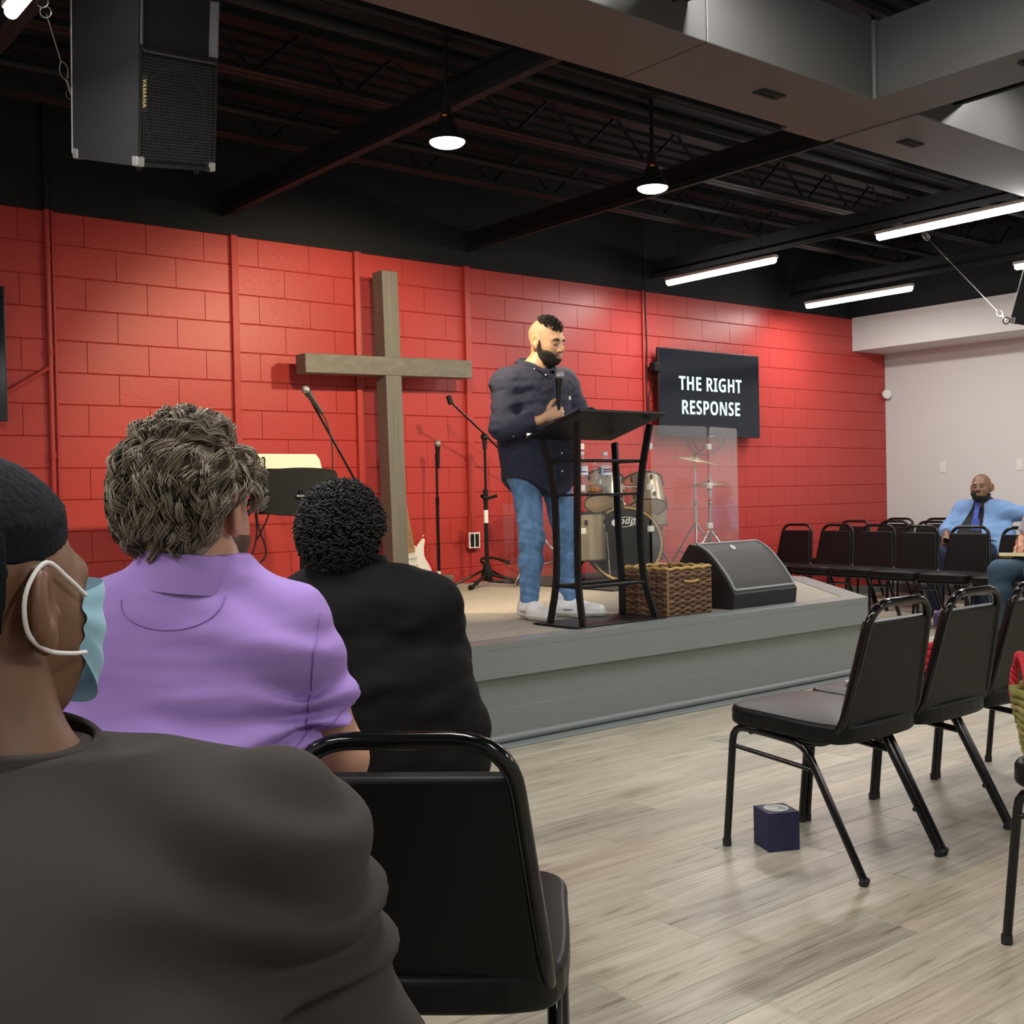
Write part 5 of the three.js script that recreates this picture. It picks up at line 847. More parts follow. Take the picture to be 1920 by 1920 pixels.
  for (const q of 'RL') { const F = shoeGeo([...J['an' + q], SY], toe[q], 0.30); const sh = add('shoe', polygonise(F, 0.006), whiteShoe); const d = unit([toe[q][0], 0, toe[q][1]]), a = J['an' + q]; const FS = shoeGeo([...a, SY], toe[q], 0.30); FS.post = (v, x, y) => Math.max(v - 0.006, y - (SY + 0.034), SY + 0.003 - y); add('sole', polygonise(FS, 0.006), M.white, sh); add('side_panel', [-1, 1].map(e => bar([a[0] + d[0] * -0.01 + d[2] * e * 0.047, SY + 0.05, a[2] + d[2] * -0.01 - d[0] * e * 0.047], [a[0] + d[0] * 0.06 + d[2] * e * 0.049, SY + 0.046, a[2] + d[2] * 0.06 - d[0] * e * 0.049], 0.006, 0.004, 6)), mat([0.3, 0.31, 0.33], { roughness: 0.5 }), sh); add('laces', [0.03, 0.06, 0.09].map(f => { const c = [a[0] + d[0] * f, SY + 0.118 - f * 0.24, a[2] + d[2] * f]; return bar([c[0] - d[2] * 0.028, c[1] - 0.008, c[2] + d[0] * 0.028], [c[0] + d[2] * 0.028, c[1] - 0.008, c[2] - d[0] * 0.028], 0.0045, 0.0045, 6); }), M.paper, sh); }
  microphone('silver topped microphone in the hand of the standing man', [4.092, 1.838, 2.775], [-0.02, -1, -0.03]);
}
// ----- seated man in purple -----
{
  const base = [0.70, 0, 5.72], [t, add] = person('person', 'seated man with wavy grey-brown hair in a purple polo shirt', base);
  const sk = skin(0.52, 0.27, 0.18), yaw = 0.97;
  const J = { neck: [0.725, 1.085, 5.732], shR: [0.850, 0.985, 5.795], shL: [0.598, 0.985, 5.640], pelvis: [0.672, 0.60, 5.67], elR: [0.945, 0.765, 5.79], wrR: [1.00, 0.70, 5.55], elL: [0.73, 0.74, 5.42], wrL: [0.88, 0.97, 5.58],
    hipR: [0.74, 0.58, 5.70], hipL: [0.61, 0.58, 5.61], knR: [1.03, 0.53, 5.42], knL: [0.85, 0.53, 5.28], anR: [1.03, 0.08, 5.38], anL: [0.86, 0.08, 5.24], belly: 1.1, hips: 1.05 };
  const HM = headMatrix([0.733, 1.180, 5.714], yaw, 0.06, 0.02, 1.0), R = { wide: 1.0 };
  const B = new Field(0.04); torso(B, J, -0.012, 0.97); for (const q of 'LR') { arm(B, J, q, 0.0, 0.92); leg(B, J, q, -0.008); B.cap(J['an' + q], [J['an' + q][0] + 0.08, 0.05, J['an' + q][2] - 0.08], 0.04, 0.03); } B.cap(J.neck, [0.735, 1.15, 5.72], 0.062, 0.058);
  const hR = handAt(handGeo([0.4, 0.5, 0.4], 0.4, 1, true), J.wrR, [-0.1, -0.1, -1], [0.5, 1, 0]), hL = handAt(handGeo([1.2, 1.2, 0.8], 0.3), [0.875, 0.96, 5.575], [-0.05, 1, 0.02], [0.6, 0.1, -0.7]);
  add('body', [polygonise(B, 0.012), headGeo(R).applyMatrix4(HM), hR, hL], sk);
  const hm = mat([0.235, 0.195, 0.145], { roughness: 0.45 });
  const under = headLayer(R, (x, y, z) => { if (Math.abs(x) > 0.066 && z > -0.028 && y < 0.03) return -1; if (z > 0.045 && y < 0.075) return -1; if (Math.abs(x) > 0.04 && z > -0.045 && y < -0.02) return -1; return Math.min(0.009, (y + 0.085 + (z > -0.06 ? (z + 0.06) * -0.9 : 0)) * 0.6) + 0.003 * N3(x * 55, y * 55, z * 55); }, 0.0045);
  const S = []; const Fh = headField(R);
  for (let i = 0; i < 620; i++) {
    const u = rr(-1, 1), a = rr(0, 6.283), q = Math.sqrt(1 - u * u), d0 = V(q * Math.cos(a), u, q * Math.sin(a)), p1 = V(d0.x * 0.08, 0.03 + d0.y * 0.092, -0.015 + d0.z * 0.1);
    if (p1.z > 0.05 && p1.y < 0.08) continue; if (p1.y < -0.06) continue; if (Math.abs(p1.x) > 0.055 && p1.z > -0.028 && p1.y < 0.038) continue; if (p1.y < -0.03 && p1.z > -0.04) continue;
    const sw = 3.4 * N3(p1.x * 13 + 3, p1.y * 13, p1.z * 13 + 7), side0 = d0.clone().cross(V(0, 1, 0)).normalize(), down = side0.clone().cross(d0).normalize().multiplyScalar(-1);
    const flow = (d0.y > 0.7 ? V(0.5 * N3(p1.x * 20, 1, p1.z * 20), 0, -1) : down.clone()).addScaledVector(side0, sw * 0.6).normalize();
    const L = rr(0.03, 0.058), wv = rr(0, 6.28), wf = rr(3, 6), wa = rr(0.003, 0.009), lift = rr(0.004, 0.022), cw = rr(0.005, 0.009);
    for (let s2 = 0; s2 < 15; s2++) {
      const ox = rr(-1, 1) * cw, oy = rr(-1, 1) * cw, p0 = p1.clone().addScaledVector(side0, ox).addScaledVector(down, oy), dl = rr(0, 0.006), L2 = L * rr(0.8, 1.15), pts = [];
      for (let k = 0; k < 6; k++) { const w = k / 5, conv = 1 - 0.55 * w, p = p1.clone().addScaledVector(side0, ox * conv).addScaledVector(down, oy * conv).addScaledVector(flow, L2 * w).addScaledVector(side0, Math.sin(wv + w * wf) * wa); const dir = V(p.x / 0.08, (p.y - 0.03) / 0.092, (p.z + 0.015) / 0.1); dir.normalize(); const rad = 1 + (0.007 + lift * Math.sin(w * 2.8) + dl) / 0.09 * 1.35; pts.push(V(dir.x * 0.08 * rad, 0.03 + dir.y * 0.092 * rad, -0.015 + dir.z * 0.1 * rad)); }
      S.push([pts, 0.0013, 0.0005]);
    }
  }
  add('hair', [under.applyMatrix4(HM), strands(S, 6, 3).applyMatrix4(HM)], hm);
  add('sideburn_beard', headLayer(R, (x, y, z) => z < 0.01 || y < -0.115 ? -1 : Math.min(0.0045, (-0.055 - y + (Math.abs(x) > 0.058 ? 0.02 : 0)) * 0.5) * (1 + 0.6 * N3(x * 200, y * 200, z * 200)), 0.0045).applyMatrix4(HM), mat([0.10, 0.06, 0.035], { roughness: 0.8 }));
  const purple = cloth([0.37, 0.235, 0.62], { bumpScale: 0.0002 });
  const P = new Field(0.045); torso(P, J, 0.010, 0.98); P.k = 0.02; arm(P, J, 'R', 0.012, 0.84, 0.34, 0.012, 0.022); arm(P, J, 'L', 0.012, 0.84, 0.34, 0.012, 0.022);
  P.cap([0.672, 0.72, 5.67], [0.672, 0.56, 5.66], 0.165, 0.17, 0.08);
  const AP = [0.84, 0.85, 5.80];
  P.post = (d, x, y, z) => { if (d > 0.05) return d; const dx = x - AP[0], dy = y - AP[1], dz = z - AP[2], r = Math.hypot(dx, dy, dz), an = Math.atan2(dy, Math.hypot(dx, dz)); const fan = Math.exp(-r * 6.5) * Math.sin(an * 13 + 2 * N3(x * 5, y * 5, z * 5)); d += 0.013 * fan + 0.011 * N3(x * 2.2 + z * 2, y * 15 + x * 5, z * 2) * (y > 0.96 ? 0.8 : 0.75) + 0.0025 * N3(x * 14, y * 40, z * 14); return Math.max(d, y - 1.112, 0.58 - y); };
  const sh = add('polo_shirt', polygonise(P, 0.0085), purple);
  // collar, yoke stitching, sleeve seam
  {
    const thread = cloth([0.345, 0.215, 0.58]), ax = unit(sub3(J.elR, J.shR)), e1 = unit([ax[1], -ax[0], 0]), e2 = [ax[1] * e1[2] - ax[2] * e1[1], ax[2] * e1[0] - ax[0] * e1[2], ax[0] * e1[1] - ax[1] * e1[0]];
    const ring = (tt, a0, a1, n) => { const c = mix3(J.shR, J.elR, tt), out = []; for (let i = 0; i <= n; i++) { const a = a0 + (a1 - a0) * i / n, d = [0, 1, 2].map(q => e1[q] * Math.cos(a) + e2[q] * Math.sin(a)), f = [0, 1, 2].map(q => c[q] + d[q] * 0.16); out.push(onSkin(P, f, d.map(v => -v))); } return out; };
    add('hem_stitching', tube(ring(0.60, 0, 6.0, 30), 0.0011, 60, 5), thread, sh);
    const back = [-0.56, 0, 0.83], moon = []; for (let i = 0; i <= 20; i++) { const a = Math.PI * i / 20, u = -Math.cos(a) * 0.075, y = 1.05 - Math.sin(a) * 0.045; const c = [0.70 + 0.83 * u, y, 5.74 + 0.56 * u]; moon.push(onSkin(P, [c[0] + back[0] * 0.3, c[1], c[2] + back[2] * 0.3], back.map(v => -v))); } add('yoke_stitching', tube(moon, 0.0009, 50, 5), thread, sh);
    const seam = []; for (let i = 0; i <= 22; i++) { const u = i / 22, c = mix3([0.884, 1.015, 5.85], [0.862, 0.83, 5.835], u); seam.push(onSkin(P, [c[0] + back[0] * 0.3, c[1], c[2] + back[2] * 0.3], back.map(v => -v))); } add('sleeve_seam', tube(seam, 0.0014, 60, 5), thread, sh);
  }
  const c0 = V(...J.neck), cl = []; for (let i = 0; i <= 24; i++) { const a = i / 24 * 6.283; cl.push(a); }
  add('collar', [T(lathe([[0.083, -0.015], [0.082, 0.02], [0.079, 0.042], [0.075, 0.045], [0.071, 0.04], [0.071, -0.01]], 40), c0.x - 0.008, 1.072, c0.z + 0.002, 0.06, 0, -0.1)], purple, sh);
}
// ----- seated woman in black -----
{
  const base = [1.46, 0, 5.08], [t, add] = person('person', 'seated woman with short curly black hair in a black jacket', base);
  const sk = skin(0.33, 0.17, 0.10), yaw = 1.0, R = { wide: 0.97 };
  const J = { neck: [1.437, 1.005, 5.03], shR: [1.555, 0.925, 5.165], shL: [1.315, 0.935, 5.015], pelvis: [1.48, 0.60, 5.09], elR: [1.625, 0.815, 5.13], wrR: [1.62, 0.76, 4.90], elL: [1.30, 0.74, 4.93], wrL: [1.48, 0.72, 4.80],
    hipR: [1.575, 0.575, 5.14], hipL: [1.43, 0.575, 5.02], knR: [1.83, 0.53, 4.80], knL: [1.66, 0.53, 4.68], anR: [1.83, 0.08, 4.77], anL: [1.66, 0.08, 4.64], belly: 1.12, hips: 1.3 };
  const HM = headMatrix([1.405, 1.098, 5.035], yaw, 0.04, 0.03, 0.97);
  const B = new Field(0.04); torso(B, J, -0.012, 1.0); for (const q of 'LR') { arm(B, J, q, -0.004); leg(B, J, q, -0.004); B.cap(J['an' + q], [J['an' + q][0] + 0.08, 0.05, J['an' + q][2] - 0.08], 0.04, 0.03); } B.cap(J.neck, [1.42, 1.06, 5.035], 0.052, 0.05);
  add('body', [polygonise(B, 0.014), headGeo(R).applyMatrix4(HM), handAt(handGeo([0.5, 0.6, 0.4], 0.4, 1, true), J.wrR, [-0.5, -0.1, -0.8], [0.3, 1, 0]), handAt(handGeo([0.5, 0.6, 0.4], 0.4), J.wrL, [0.6, -0.05, -0.5], [0, 1, 0])], sk);
  const hm = mat([0.006, 0.0058, 0.006], { roughness: 0.5 });
  const region = (x, y, z) => { if (Math.abs(x) > 0.06 && z > 0.0 && y < 0.03) return -1; if (z > 0.05 && y < 0.075) return -1; if (z > -0.03 && y < -0.05) return -1; return Math.min(0.03, (y + 0.12) * 0.9); };
  const under = headLayer(R, (x, y, z) => { const r = region(x, y - 0.035, z); return r < 0 ? r : r * 0.7 + 0.008 * N3(x * 70, y * 70, z * 70); }, 0.005, 0.045), S = [];
  for (let i = 0; i < 3800; i++) {
    const u = rr(-1, 1), a = rr(0, 6.283), q = Math.sqrt(1 - u * u), d = V(q * Math.cos(a), u, q * Math.sin(a)), low = d.y < -0.5 ? 1 : 0; const p0 = V(d.x * 0.098, 0.02 + d.y * 0.118, -0.018 + d.z * 0.118);
    if (region(p0.x * 0.85, p0.y, p0.z * 0.9) < 0 || p0.y < -0.115) continue;
    const side = d.clone().cross(V(0.1, 1, 0)).normalize(), dn = side.clone().cross(d).normalize(), pts = [], ph = rr(0, 6.28), cr = rr(0.004, 0.008), tw = rr(5, 9) * (rnd() < 0.5 ? 1 : -1), L = rr(0.012, 0.026);
    for (let k = 0; k < 8; k++) { const w = k / 7; pts.push(p0.clone().addScaledVector(side, Math.cos(ph + w * tw) * cr).addScaledVector(d, Math.sin(ph + w * tw) * cr + 0.002 + 0.008 * w * rnd()).addScaledVector(dn, -L * w)); }
    S.push([pts, 0.0026, 0.0009]);
  }
  add('hair', [under.applyMatrix4(HM), strands(S, 7, 4).applyMatrix4(HM)], hm);
  const black = cloth([0.0042, 0.0042, 0.005], { roughness: 0.8, specularIntensity: 0.4 });
  const P = new Field(0.045); torso(P, J, 0.014, 0.97); arm(P, J, 'R', 0.016, 0.92, 0.95, 0.004, 0.03); arm(P, J, 'L', 0.016, 0.95, 0.95, 0.004, 0.03); P.cap(J.hipR, [1.62, 0.60, 5.04], 0.12, 0.1, 0.07);
  P.post = (d, x, y, z) => d > 0.05 ? d : Math.max(d + 0.010 * N3(x * 6 + y * 6, y * 17 - x * 6, z * 6) + 0.004 * N3(x * 18, y * 26, z * 18), y - 1.035, 0.5 - y);
  const jk = add('jacket', polygonise(P, 0.0105), black);
  const cl = []; for (let i = 0; i <= 24; i++) { const a = i / 24 * 6.283; cl.push([1.437 + Math.cos(a) * 0.062, 1.03 + 0.006 * Math.cos(a), 5.03 + Math.sin(a) * 0.062]); } add('collar', tube(cl, 0.02, 40, 8, true), black, jk);
  const K = new Field(0.05); for (const q of 'LR') leg(K, J, q, 0.018, 1.05); K.cap(J.hipL, J.hipR, 0.13, 0.135, 0.06); K.cap(J.hipR, J.knR, 0.115, 0.085, 0.06);
  K.post = (d, x, y, z) => d > 0.05 ? d : d + 0.010 * N3(x * 8, y * 12, z * 8); add('trousers', polygonise(K, 0.013), black);
  for (const q of 'LR') add('shoe', polygonise(shoeGeo([...J['an' + q], 0], fwd(yaw), 0.26), 0.008), M.black);
}
// ----- seated man with a face mask, nearest -----
{
  const base = [0.28, 0, 6.40], [t, add] = person('person', 'man in a dark brown shirt and pale blue face mask, seen from behind', base);
  const sk = skin(0.16, 0.074, 0.036), yaw = 1.05, R = { wide: 1.02 };
  const J = { neck: [0.262, 0.955, 6.375], shR: [0.452, 0.868, 6.500], shL: [0.095, 0.885, 6.275], pelvis: [0.225, 0.54, 6.47], elR: [0.548, 0.64, 6.495], wrR: [0.66, 0.60, 6.26], elL: [0.06, 0.66, 6.20], wrL: [0.25, 0.6, 6.05],
    hipR: [0.29, 0.55, 6.5], hipL: [0.15, 0.55, 6.41], knR: [0.55, 0.53, 6.17], knL: [0.38, 0.53, 6.03], anR: [0.55, 0.08, 6.13], anL: [0.38, 0.08, 5.99], belly: 1.15, hips: 1.1 };
  const HM = headMatrix([0.258, 1.108, 6.352], yaw, 0.0, 0.0, 1.02);
  const B = new Field(0.04); torso(B, J, -0.012, 1.05); for (const q of 'LR') { arm(B, J, q, -0.004); leg(B, J, q, -0.004); B.cap(J['an' + q], [J['an' + q][0] + 0.08, 0.05, J['an' + q][2] - 0.08], 0.04, 0.03); } B.cap([0.25, 0.95, 6.38], [0.255, 1.06, 6.365], 0.068, 0.062);
  add('body', [polygonise(B, 0.013), headGeo(R).applyMatrix4(HM), handAt(handGeo([0.5, 0.6, 0.4], 0.4, 1, true), J.wrR, [0.2, -0.3, -0.8], [0.3, 1, 0]), handAt(handGeo([0.5, 0.6, 0.4], 0.4), J.wrL, [0.6, -0.05, -0.5], [0, 1, 0])], sk);
  add('hair', headLayer(R, (x, y, z) => { const sideEdge = Math.abs(x) > 0.05 && z > -0.046 ? 0.036 + Math.max(0, z) * 0.3 : -0.088; const front = z > 0.055 ? 0.078 : -1; return Math.min(0.011, (y - Math.max(sideEdge, front)) * 0.35) + (y > sideEdge + 0.02 ? 0.0012 * N3(x * 160, y * 160, z * 160) : 0); }, 0.0042).applyMatrix4(HM), mat([0.007, 0.009, 0.013], { roughness: 0.85, specularIntensity: 0.3, bumpMap: grainTex, bumpScale: 0.002 }));
  const brown = cloth([0.036, 0.028, 0.026], { roughness: 0.95 });
  const P = new Field(0.05); torso(P, J, 0.016, 1.1); arm(P, J, 'R', 0.02, 1.12, 0.95, 0.004); arm(P, J, 'L', 0.02, 1.12, 0.95, 0.004); P.cap([0.22, 0.75, 6.45], [0.215, 0.55, 6.46], 0.18, 0.18, 0.08);
  const A = [0.47, 0.8, 6.53];
  P.post = (d, x, y, z) => { if (d > 0.05) return d; const dx = x - A[0], dy = y - A[1], dz = z - A[2], r = Math.hypot(dx, dy, dz), an = Math.atan2(dy, Math.hypot(dx, dz)); return Math.max(d + 0.013 * Math.exp(-r * 6) * Math.sin(an * 11 + 1.5 * N3(x * 5, y * 5, z * 5)) + 0.008 * N3(x * 4 + y * 3, y * 9 - x * 4, z * 4), y - 0.985); };
  const sh = add('shirt', polygonise(P, 0.0085), brown);
  const cl = []; for (let i = 0; i <= 24; i++) { const a = i / 24 * 6.283; cl.push([0.256 + Math.cos(a) * 0.079, 0.998 + 0.004 * Math.sin(a), 6.382 + Math.sin(a) * 0.079]); }
  add('collar', [T(lathe([[0.135, -0.05], [0.118, -0.03], [0.098, 0.002], [0.088, 0.03], [0.083, 0.034], [0.078, 0.03], [0.08, 0.0]], 48), 0.264, 0.968, 6.378, 0.12, 0, -0.1)], brown, sh);
  const K = new Field(0.05); for (const q of 'LR') leg(K, J, q, 0.016); K.cap(J.hipL, J.hipR, 0.13, 0.13, 0.06); add('trousers', polygonise(K, 0.016), cloth([0.02, 0.02, 0.025]));
  for (const q of 'LR') add('shoe', polygonise(shoeGeo([...J['an' + q], 0], fwd(yaw), 0.28), 0.009), M.black);
  // pleated mask: a sheet bowed over nose and chin, with cord loops round the ears
  const mp = [], mi = [], NU = 28, NV = 18; for (let j = 0; j <= NV; j++) for (let i = 0; i <= NU; i++) { const u = i / NU * 2 - 1, v = j / NV, au = u * 1.32, wid = 0.076 - 0.012 * Math.abs(v - 0.5); const len = 0.052 + 0.068 * (1 - u * u), y = 0.006 + 0.008 * (1 - u * u) - v * len; const pl = 0.0022 * Math.sin(v * Math.PI * 6); const zz = 0.028 + (0.106 - 0.012 * v) * Math.cos(au) * (1 - 0.1 * (v - 0.4) ** 2) + pl; mp.push(Math.sin(au) * wid, y, zz); }
  for (let j = 0; j < NV; j++) for (let i = 0; i < NU; i++) { const a = j * (NU + 1) + i; mi.push(a, a + 1, a + NU + 2, a, a + NU + 2, a + NU + 1); }
  const mgeo = new THREE.BufferGeometry(); mgeo.setAttribute('position', new THREE.Float32BufferAttribute(mp, 3)); mgeo.setIndex(mi); mgeo.computeVertexNormals();
  const mk = add('face_mask', mgeo.applyMatrix4(HM), mat([0.30, 0.55, 0.68], { roughness: 0.8, transmission: 0.15, thickness: 0 }));
  for (const s of [-1, 1]) add('ear_loop', tube([[s * 0.0745, 0.004, 0.052], [s * 0.084, 0.022, 0.02], [s * 0.089, 0.037, -0.01], [s * 0.094, 0.014, -0.037], [s * 0.092, -0.018, -0.034], [s * 0.089, -0.036, -0.01], [s * 0.084, -0.043, 0.022], [s * 0.0745, -0.046, 0.05]], 0.0021, 40, 6).applyMatrix4(HM), M.white, mk);
}
// ----- man in the blue jacket, side section -----
{
  const base = [9.9, 0, 1.97], [t, add] = person('person', 'seated bald bearded man in a light blue jacket with arm along the chairs', base);
  const sk = skin(0.17, 0.085, 0.045), yaw = -Math.PI / 2 - 0.22, R = {};
  const J = { neck: [9.97, 1.035, 1.965], shR: [9.99, 0.955, 1.76], shL: [9.99, 0.945, 2.16], pelvis: [9.88, 0.57, 1.98], elR: [9.83, 0.77, 1.68], wrR: [9.62, 0.745, 1.80], elL: [10.10, 0.90, 2.44], wrL: [10.13, 0.90, 2.72],
    hipR: [9.86, 0.56, 1.88], hipL: [9.86, 0.56, 2.09], knR: [9.43, 0.56, 1.80], knL: [9.42, 0.60, 2.22], anR: [9.44, 0.08, 1.78], anL: [9.42, 0.08, 2.25], belly: 1.25, hips: 1.1 };
  const HM = headMatrix([9.925, 1.165, 1.98], yaw, -0.1, 0.06, 1.06);
  const B = new Field(0.04); torso(B, J, -0.01, 1.05); for (const q of 'LR') { arm(B, J, q, -0.004); leg(B, J, q, -0.004); B.cap(J['an' + q], [J['an' + q][0] - 0.1, 0.05, J['an' + q][2]], 0.04, 0.03); } B.cap(J.neck, [9.94, 1.1, 1.975], 0.066, 0.064);
  add('body', [polygonise(B, 0.014), headGeo(R).applyMatrix4(HM), handAt(handGeo([0.7, 0.7, 0.5], 0.4, 1, true), J.wrR, [-0.7, -0.45, 0.3], [-0.3, 0.8, -0.3]), handAt(handGeo([0.5, 0.6, 0.4], 0.4), J.wrL, [0.0, -0.2, 1], [-1, 0.2, 0])], sk);
  const dk = mat([0.010, 0.008, 0.007], { roughness: 0.8 });
  add('beard', headLayer(R, (x, y, z) => { if (z < -0.01 || y < -0.13) return -1; const mx = x / 0.026, my = (y + 0.066) / 0.014; if (mx * mx + my * my < 1 && z > 0.05) return -1; if (Math.abs(x) < 0.03 && y > -0.05) return -1; return Math.min(0.012, (-0.028 - y) * 0.5); }, 0.005).applyMatrix4(HM), dk);
  for (const s of [-1, 1]) { add('eyebrow', tube([[s * 0.014, 0.024, 0.089], [s * 0.03, 0.029, 0.086], [s * 0.05, 0.022, 0.073]], 0.0035, 10, 6).applyMatrix4(HM), dk); add('eye', T(new THREE.SphereGeometry(0.0095, 12, 8), s * 0.031, 0.001, 0.0835).applyMatrix4(HM), mat([0.07, 0.05, 0.04], { roughness: 0.2 })); }
  const blue = cloth([0.15, 0.265, 0.48], { roughness: 0.85 });
  const P = new Field(0.04); torso(P, J, 0.018, 1.02); for (const q of 'LR') arm(P, J, q, 0.016, 1.02, 0.95, 0.004); P.cap([9.93, 0.75, 2.2], [9.80, 0.55, 2.22], 0.09, 0.085, 0.06); P.cap([9.93, 0.75, 1.78], [9.82, 0.58, 1.78], 0.09, 0.08, 0.06);
  P.post = (d, x, y, z) => { if (d > 0.05) return d; d += 0.007 * N3(x * 7 + y * 8, y * 16 - z * 7, z * 6); const open = 0.045 + Math.max(0, 1.02 - y) * 0.30; const w = Math.abs(z - 1.975 + (1.02 - y) * 0.10) - open; return Math.max(d, y - 1.06, 0.5 - y, x < 9.93 ? -w : -1); };
  add('jacket', polygonise(P, 0.011), blue);
  const bs = cloth([0.012, 0.012, 0.014]); const Q = new Field(0.05); torso(Q, J, 0.006, 1.0); Q.cap(J.neck, [9.945, 1.085, 1.972], 0.072, 0.07, 0.04); Q.post = (d, x, y) => Math.max(d, y - 1.085, 0.5 - y); add('dress_shirt', polygonise(Q, 0.014), bs);
  add('tie', [flatBar([9.872, 1.02, 1.972], [9.79, 0.88, 1.99], 0.045, 0.008, [0, 0, 1]), flatBar([9.79, 0.88, 1.99], [9.742, 0.68, 2.03], 0.075, 0.008, [0, 0, 1]), T(rbox(0.02, 0.035, 0.045, 0.006), 9.872, 1.03, 1.97)], cloth([0.045, 0.075, 0.33]));
  const K = new Field(0.05); for (const q of 'LR') leg(K, J, q, 0.016, 1.05); K.cap(J.hipL, J.hipR, 0.13, 0.13, 0.06); add('trousers', polygonise(K, 0.014), cloth([0.012, 0.018, 0.05]));
  for (const q of 'LR') add('shoe', polygonise(shoeGeo([...J['an' + q], 0], [-1, q === 'L' ? 0.25 : -0.1], 0.29), 0.01), M.black);
  const bk = thing('open_notebook', 'open notebook lying on the lap of the man in the blue jacket', 'notebook', [9.60, 0.70, 2.12], 0.2); bk.rotation.z = -0.12; mesh('cover', rbox(0.2, 0.006, 0.26, 0.002, 0, 0, 0), M.plastic, bk); mesh('page', box(0.19, 0.008, 0.245, 0, 0.006, 0), M.paper, bk);
  const pg = thing('folded_paper', 'pale yellow folded paper held by the man in the blue jacket', 'paper', [9.53, 0.70, 1.87], 0.4); mesh('sheet', box(0.1, 0.003, 0.08, 0, 0, 0, 0.3, 0, -0.4), mat([0.75, 0.68, 0.42], { roughness: 0.9 }), pg); mesh('cover', box(0.12, 0.004, 0.1, 0.0, -0.02, 0.01, 0.3, 0, -0.5), M.plastic, pg);
}
// ----- two people at the picture edge, side section -----
function edgeSitter(label, base, J, yaw, skn, top, pants, shoe, headC) {
  const [t, add] = person('person', label, base), HM = headMatrix(headC, yaw, 0.25, 0, 1);
  const B = new Field(0.04); torso(B, J, -0.01); for (const q of 'LR') { arm(B, J, q, 0); leg(B, J, q, -0.004); B.cap(J['an' + q], [J['an' + q][0] - 0.1, J['an' + q][1] - 0.03, J['an' + q][2]], 0.04, 0.03); } B.cap(J.neck, mix3(J.neck, headC, 0.5), 0.055, 0.055);
  const dR = unit(sub3(J.wrR, J.elR)), dL = unit(sub3(J.wrL, J.elL));
  add('body', [polygonise(B, 0.014), headGeo({}).applyMatrix4(HM), handAt(handGeo([1.0, 0.9, 0.5], 0.5, 0.6, true), J.wrR, dR, [-0.3, 0.9, -0.3]), handAt(handGeo([0.4, 0.4, 0.3], 0.5), J.wrL, dL, [-0.2, -0.6, 0.6])], skn);
  add('hair', headLayer({}, (x, y, z) => z > 0.05 && y < 0.07 ? -1 : Math.abs(x) > 0.06 && z > -0.03 && y < 0.03 ? -1 : Math.min(0.014, (y + 0.09) * 0.4), 0.006).applyMatrix4(HM), mat([0.05, 0.035, 0.025], { roughness: 0.6 }));
  const P = new Field(0.05); torso(P, J, 0.016, 1.04); for (const q of 'LR') arm(P, J, q, 0.016, 1.05, 0.36, 0.006); P.post = (d, x, y, z) => Math.max(d + 0.006 * N3(x * 8, y * 14, z * 8), y - J.neck[1] - 0.03, 0.5 - y); add('shirt', polygonise(P, 0.014), top);
  const K = new Field(0.05); for (const q of 'LR') leg(K, J, q, 0.018, 1.08); K.cap(J.hipL, J.hipR, 0.12, 0.12, 0.06); K.post = (d, x, y, z) => d > 0.04 ? d : d + 0.007 * N3(x * 10, y * 14, z * 10); add('jeans', polygonise(K, 0.013), pants);
  for (const q of 'LR') add('shoe', polygonise(shoeGeo([...J['an' + q], Math.max(0, J['an' + q][1] - 0.08)], [-1, -0.15], 0.27), 0.009), shoe);
}
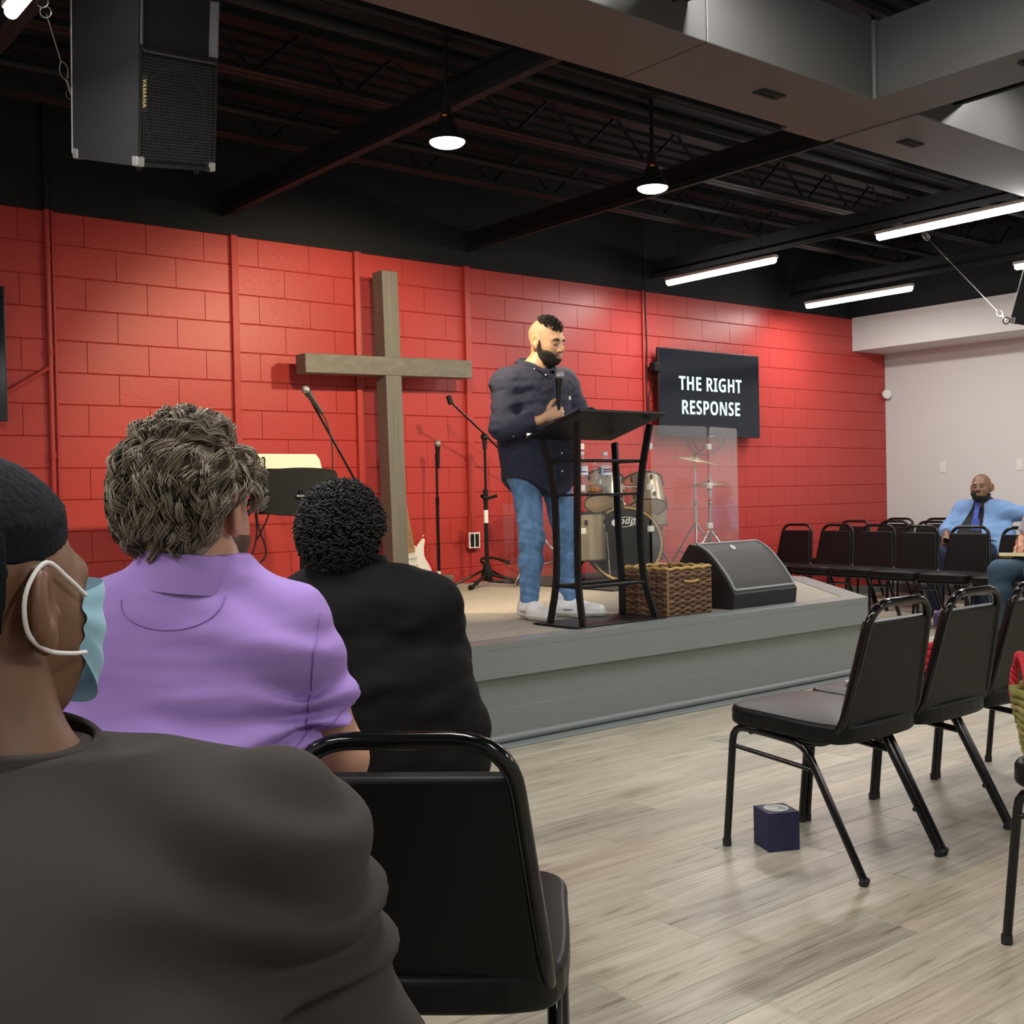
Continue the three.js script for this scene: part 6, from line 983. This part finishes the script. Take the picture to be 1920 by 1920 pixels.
{
  const d = 3.28;
  edgeSitter('person in dark teal jeans writing in a notepad at the picture edge', [8.6, 0, d], { neck: [8.60, 1.04, d + 0.05], shR: [8.62, 0.96, d - 0.12], shL: [8.62, 0.96, d + 0.22], pelvis: [8.60, 0.56, d], elR: [8.56, 0.74, d - 0.22], wrR: [8.44, 0.725, d - 0.18], elL: [8.55, 0.72, d + 0.2], wrL: [8.40, 0.63, d - 0.06],
    hipR: [8.56, 0.55, d - 0.09], hipL: [8.56, 0.55, d + 0.1], knR: [8.12, 0.545, d - 0.17], knL: [8.10, 0.55, d + 0.12], anR: [8.10, 0.09, d - 0.16], anL: [8.08, 0.09, d + 0.15], belly: 1.1 }, -1.62, skin(0.5, 0.25, 0.17), cloth([0.3, 0.3, 0.32]), cloth([0.03, 0.062, 0.095]), M.matte, [8.52, 1.2, d + 0.06]);
  const n = thing('notepad', 'yellow edged notepad with white page on a dark teal knee', 'notepad', [8.30, 0.655, d - 0.15], 0.3); n.rotation.z = -0.15; mesh('pad', rbox(0.14, 0.022, 0.2, 0.002, 0, 0, 0), mat([0.72, 0.6, 0.3], { roughness: 0.8 }), n); mesh('page', box(0.14, 0.003, 0.2, 0, 0.0135, 0), M.paper, n);
  const p = thing('pen', 'brass pen in the writing hand at the picture edge', 'pen', [8.36, 0.72, d - 0.15]); mesh('barrel', bar([0.01, 0.075, -0.01], [-0.03, -0.045, 0.0], 0.005, 0.0045, 8), M.brass, p); mesh('tip', bar([-0.03, -0.045, 0], [-0.034, -0.056, 0.001], 0.004, 0.0008, 8), M.steel, p);
  const e = 3.85;
  edgeSitter('person in pale blue jeans with one leg crossed at the picture edge', [8.2, 0, e], { neck: [8.22, 1.04, e + 0.05], shR: [8.24, 0.96, e - 0.14], shL: [8.24, 0.96, e + 0.22], pelvis: [8.20, 0.56, e], elR: [8.2, 0.74, e - 0.16], wrR: [8.02, 0.66, e - 0.1], elL: [8.2, 0.72, e + 0.25], wrL: [8.02, 0.64, e + 0.1],
    hipR: [8.17, 0.56, e - 0.09], hipL: [8.17, 0.56, e + 0.1], knR: [7.74, 0.60, e - 0.16], knL: [7.74, 0.55, e + 0.1], anR: [7.60, 0.28, e - 0.27], anL: [7.72, 0.09, e + 0.1], belly: 1.1 }, -1.62, skin(0.45, 0.24, 0.16), cloth([0.05, 0.05, 0.06]), cloth([0.15, 0.28, 0.42]), mat([0.25, 0.15, 0.08], { roughness: 0.7 }), [8.14, 1.2, e + 0.06]);
  const b = thing('booklet', 'open white booklet on the lap of the man in purple', 'booklet', [0.965, 0.655, 5.55], -0.7); for (const s of [-1, 1]) mesh('page', box(0.12, 0.004, 0.19, s * 0.06, 0.004 + 0.006, 0, 0, 0, s * 0.12), M.paper, b);
}
renderer.render(scene, camera);
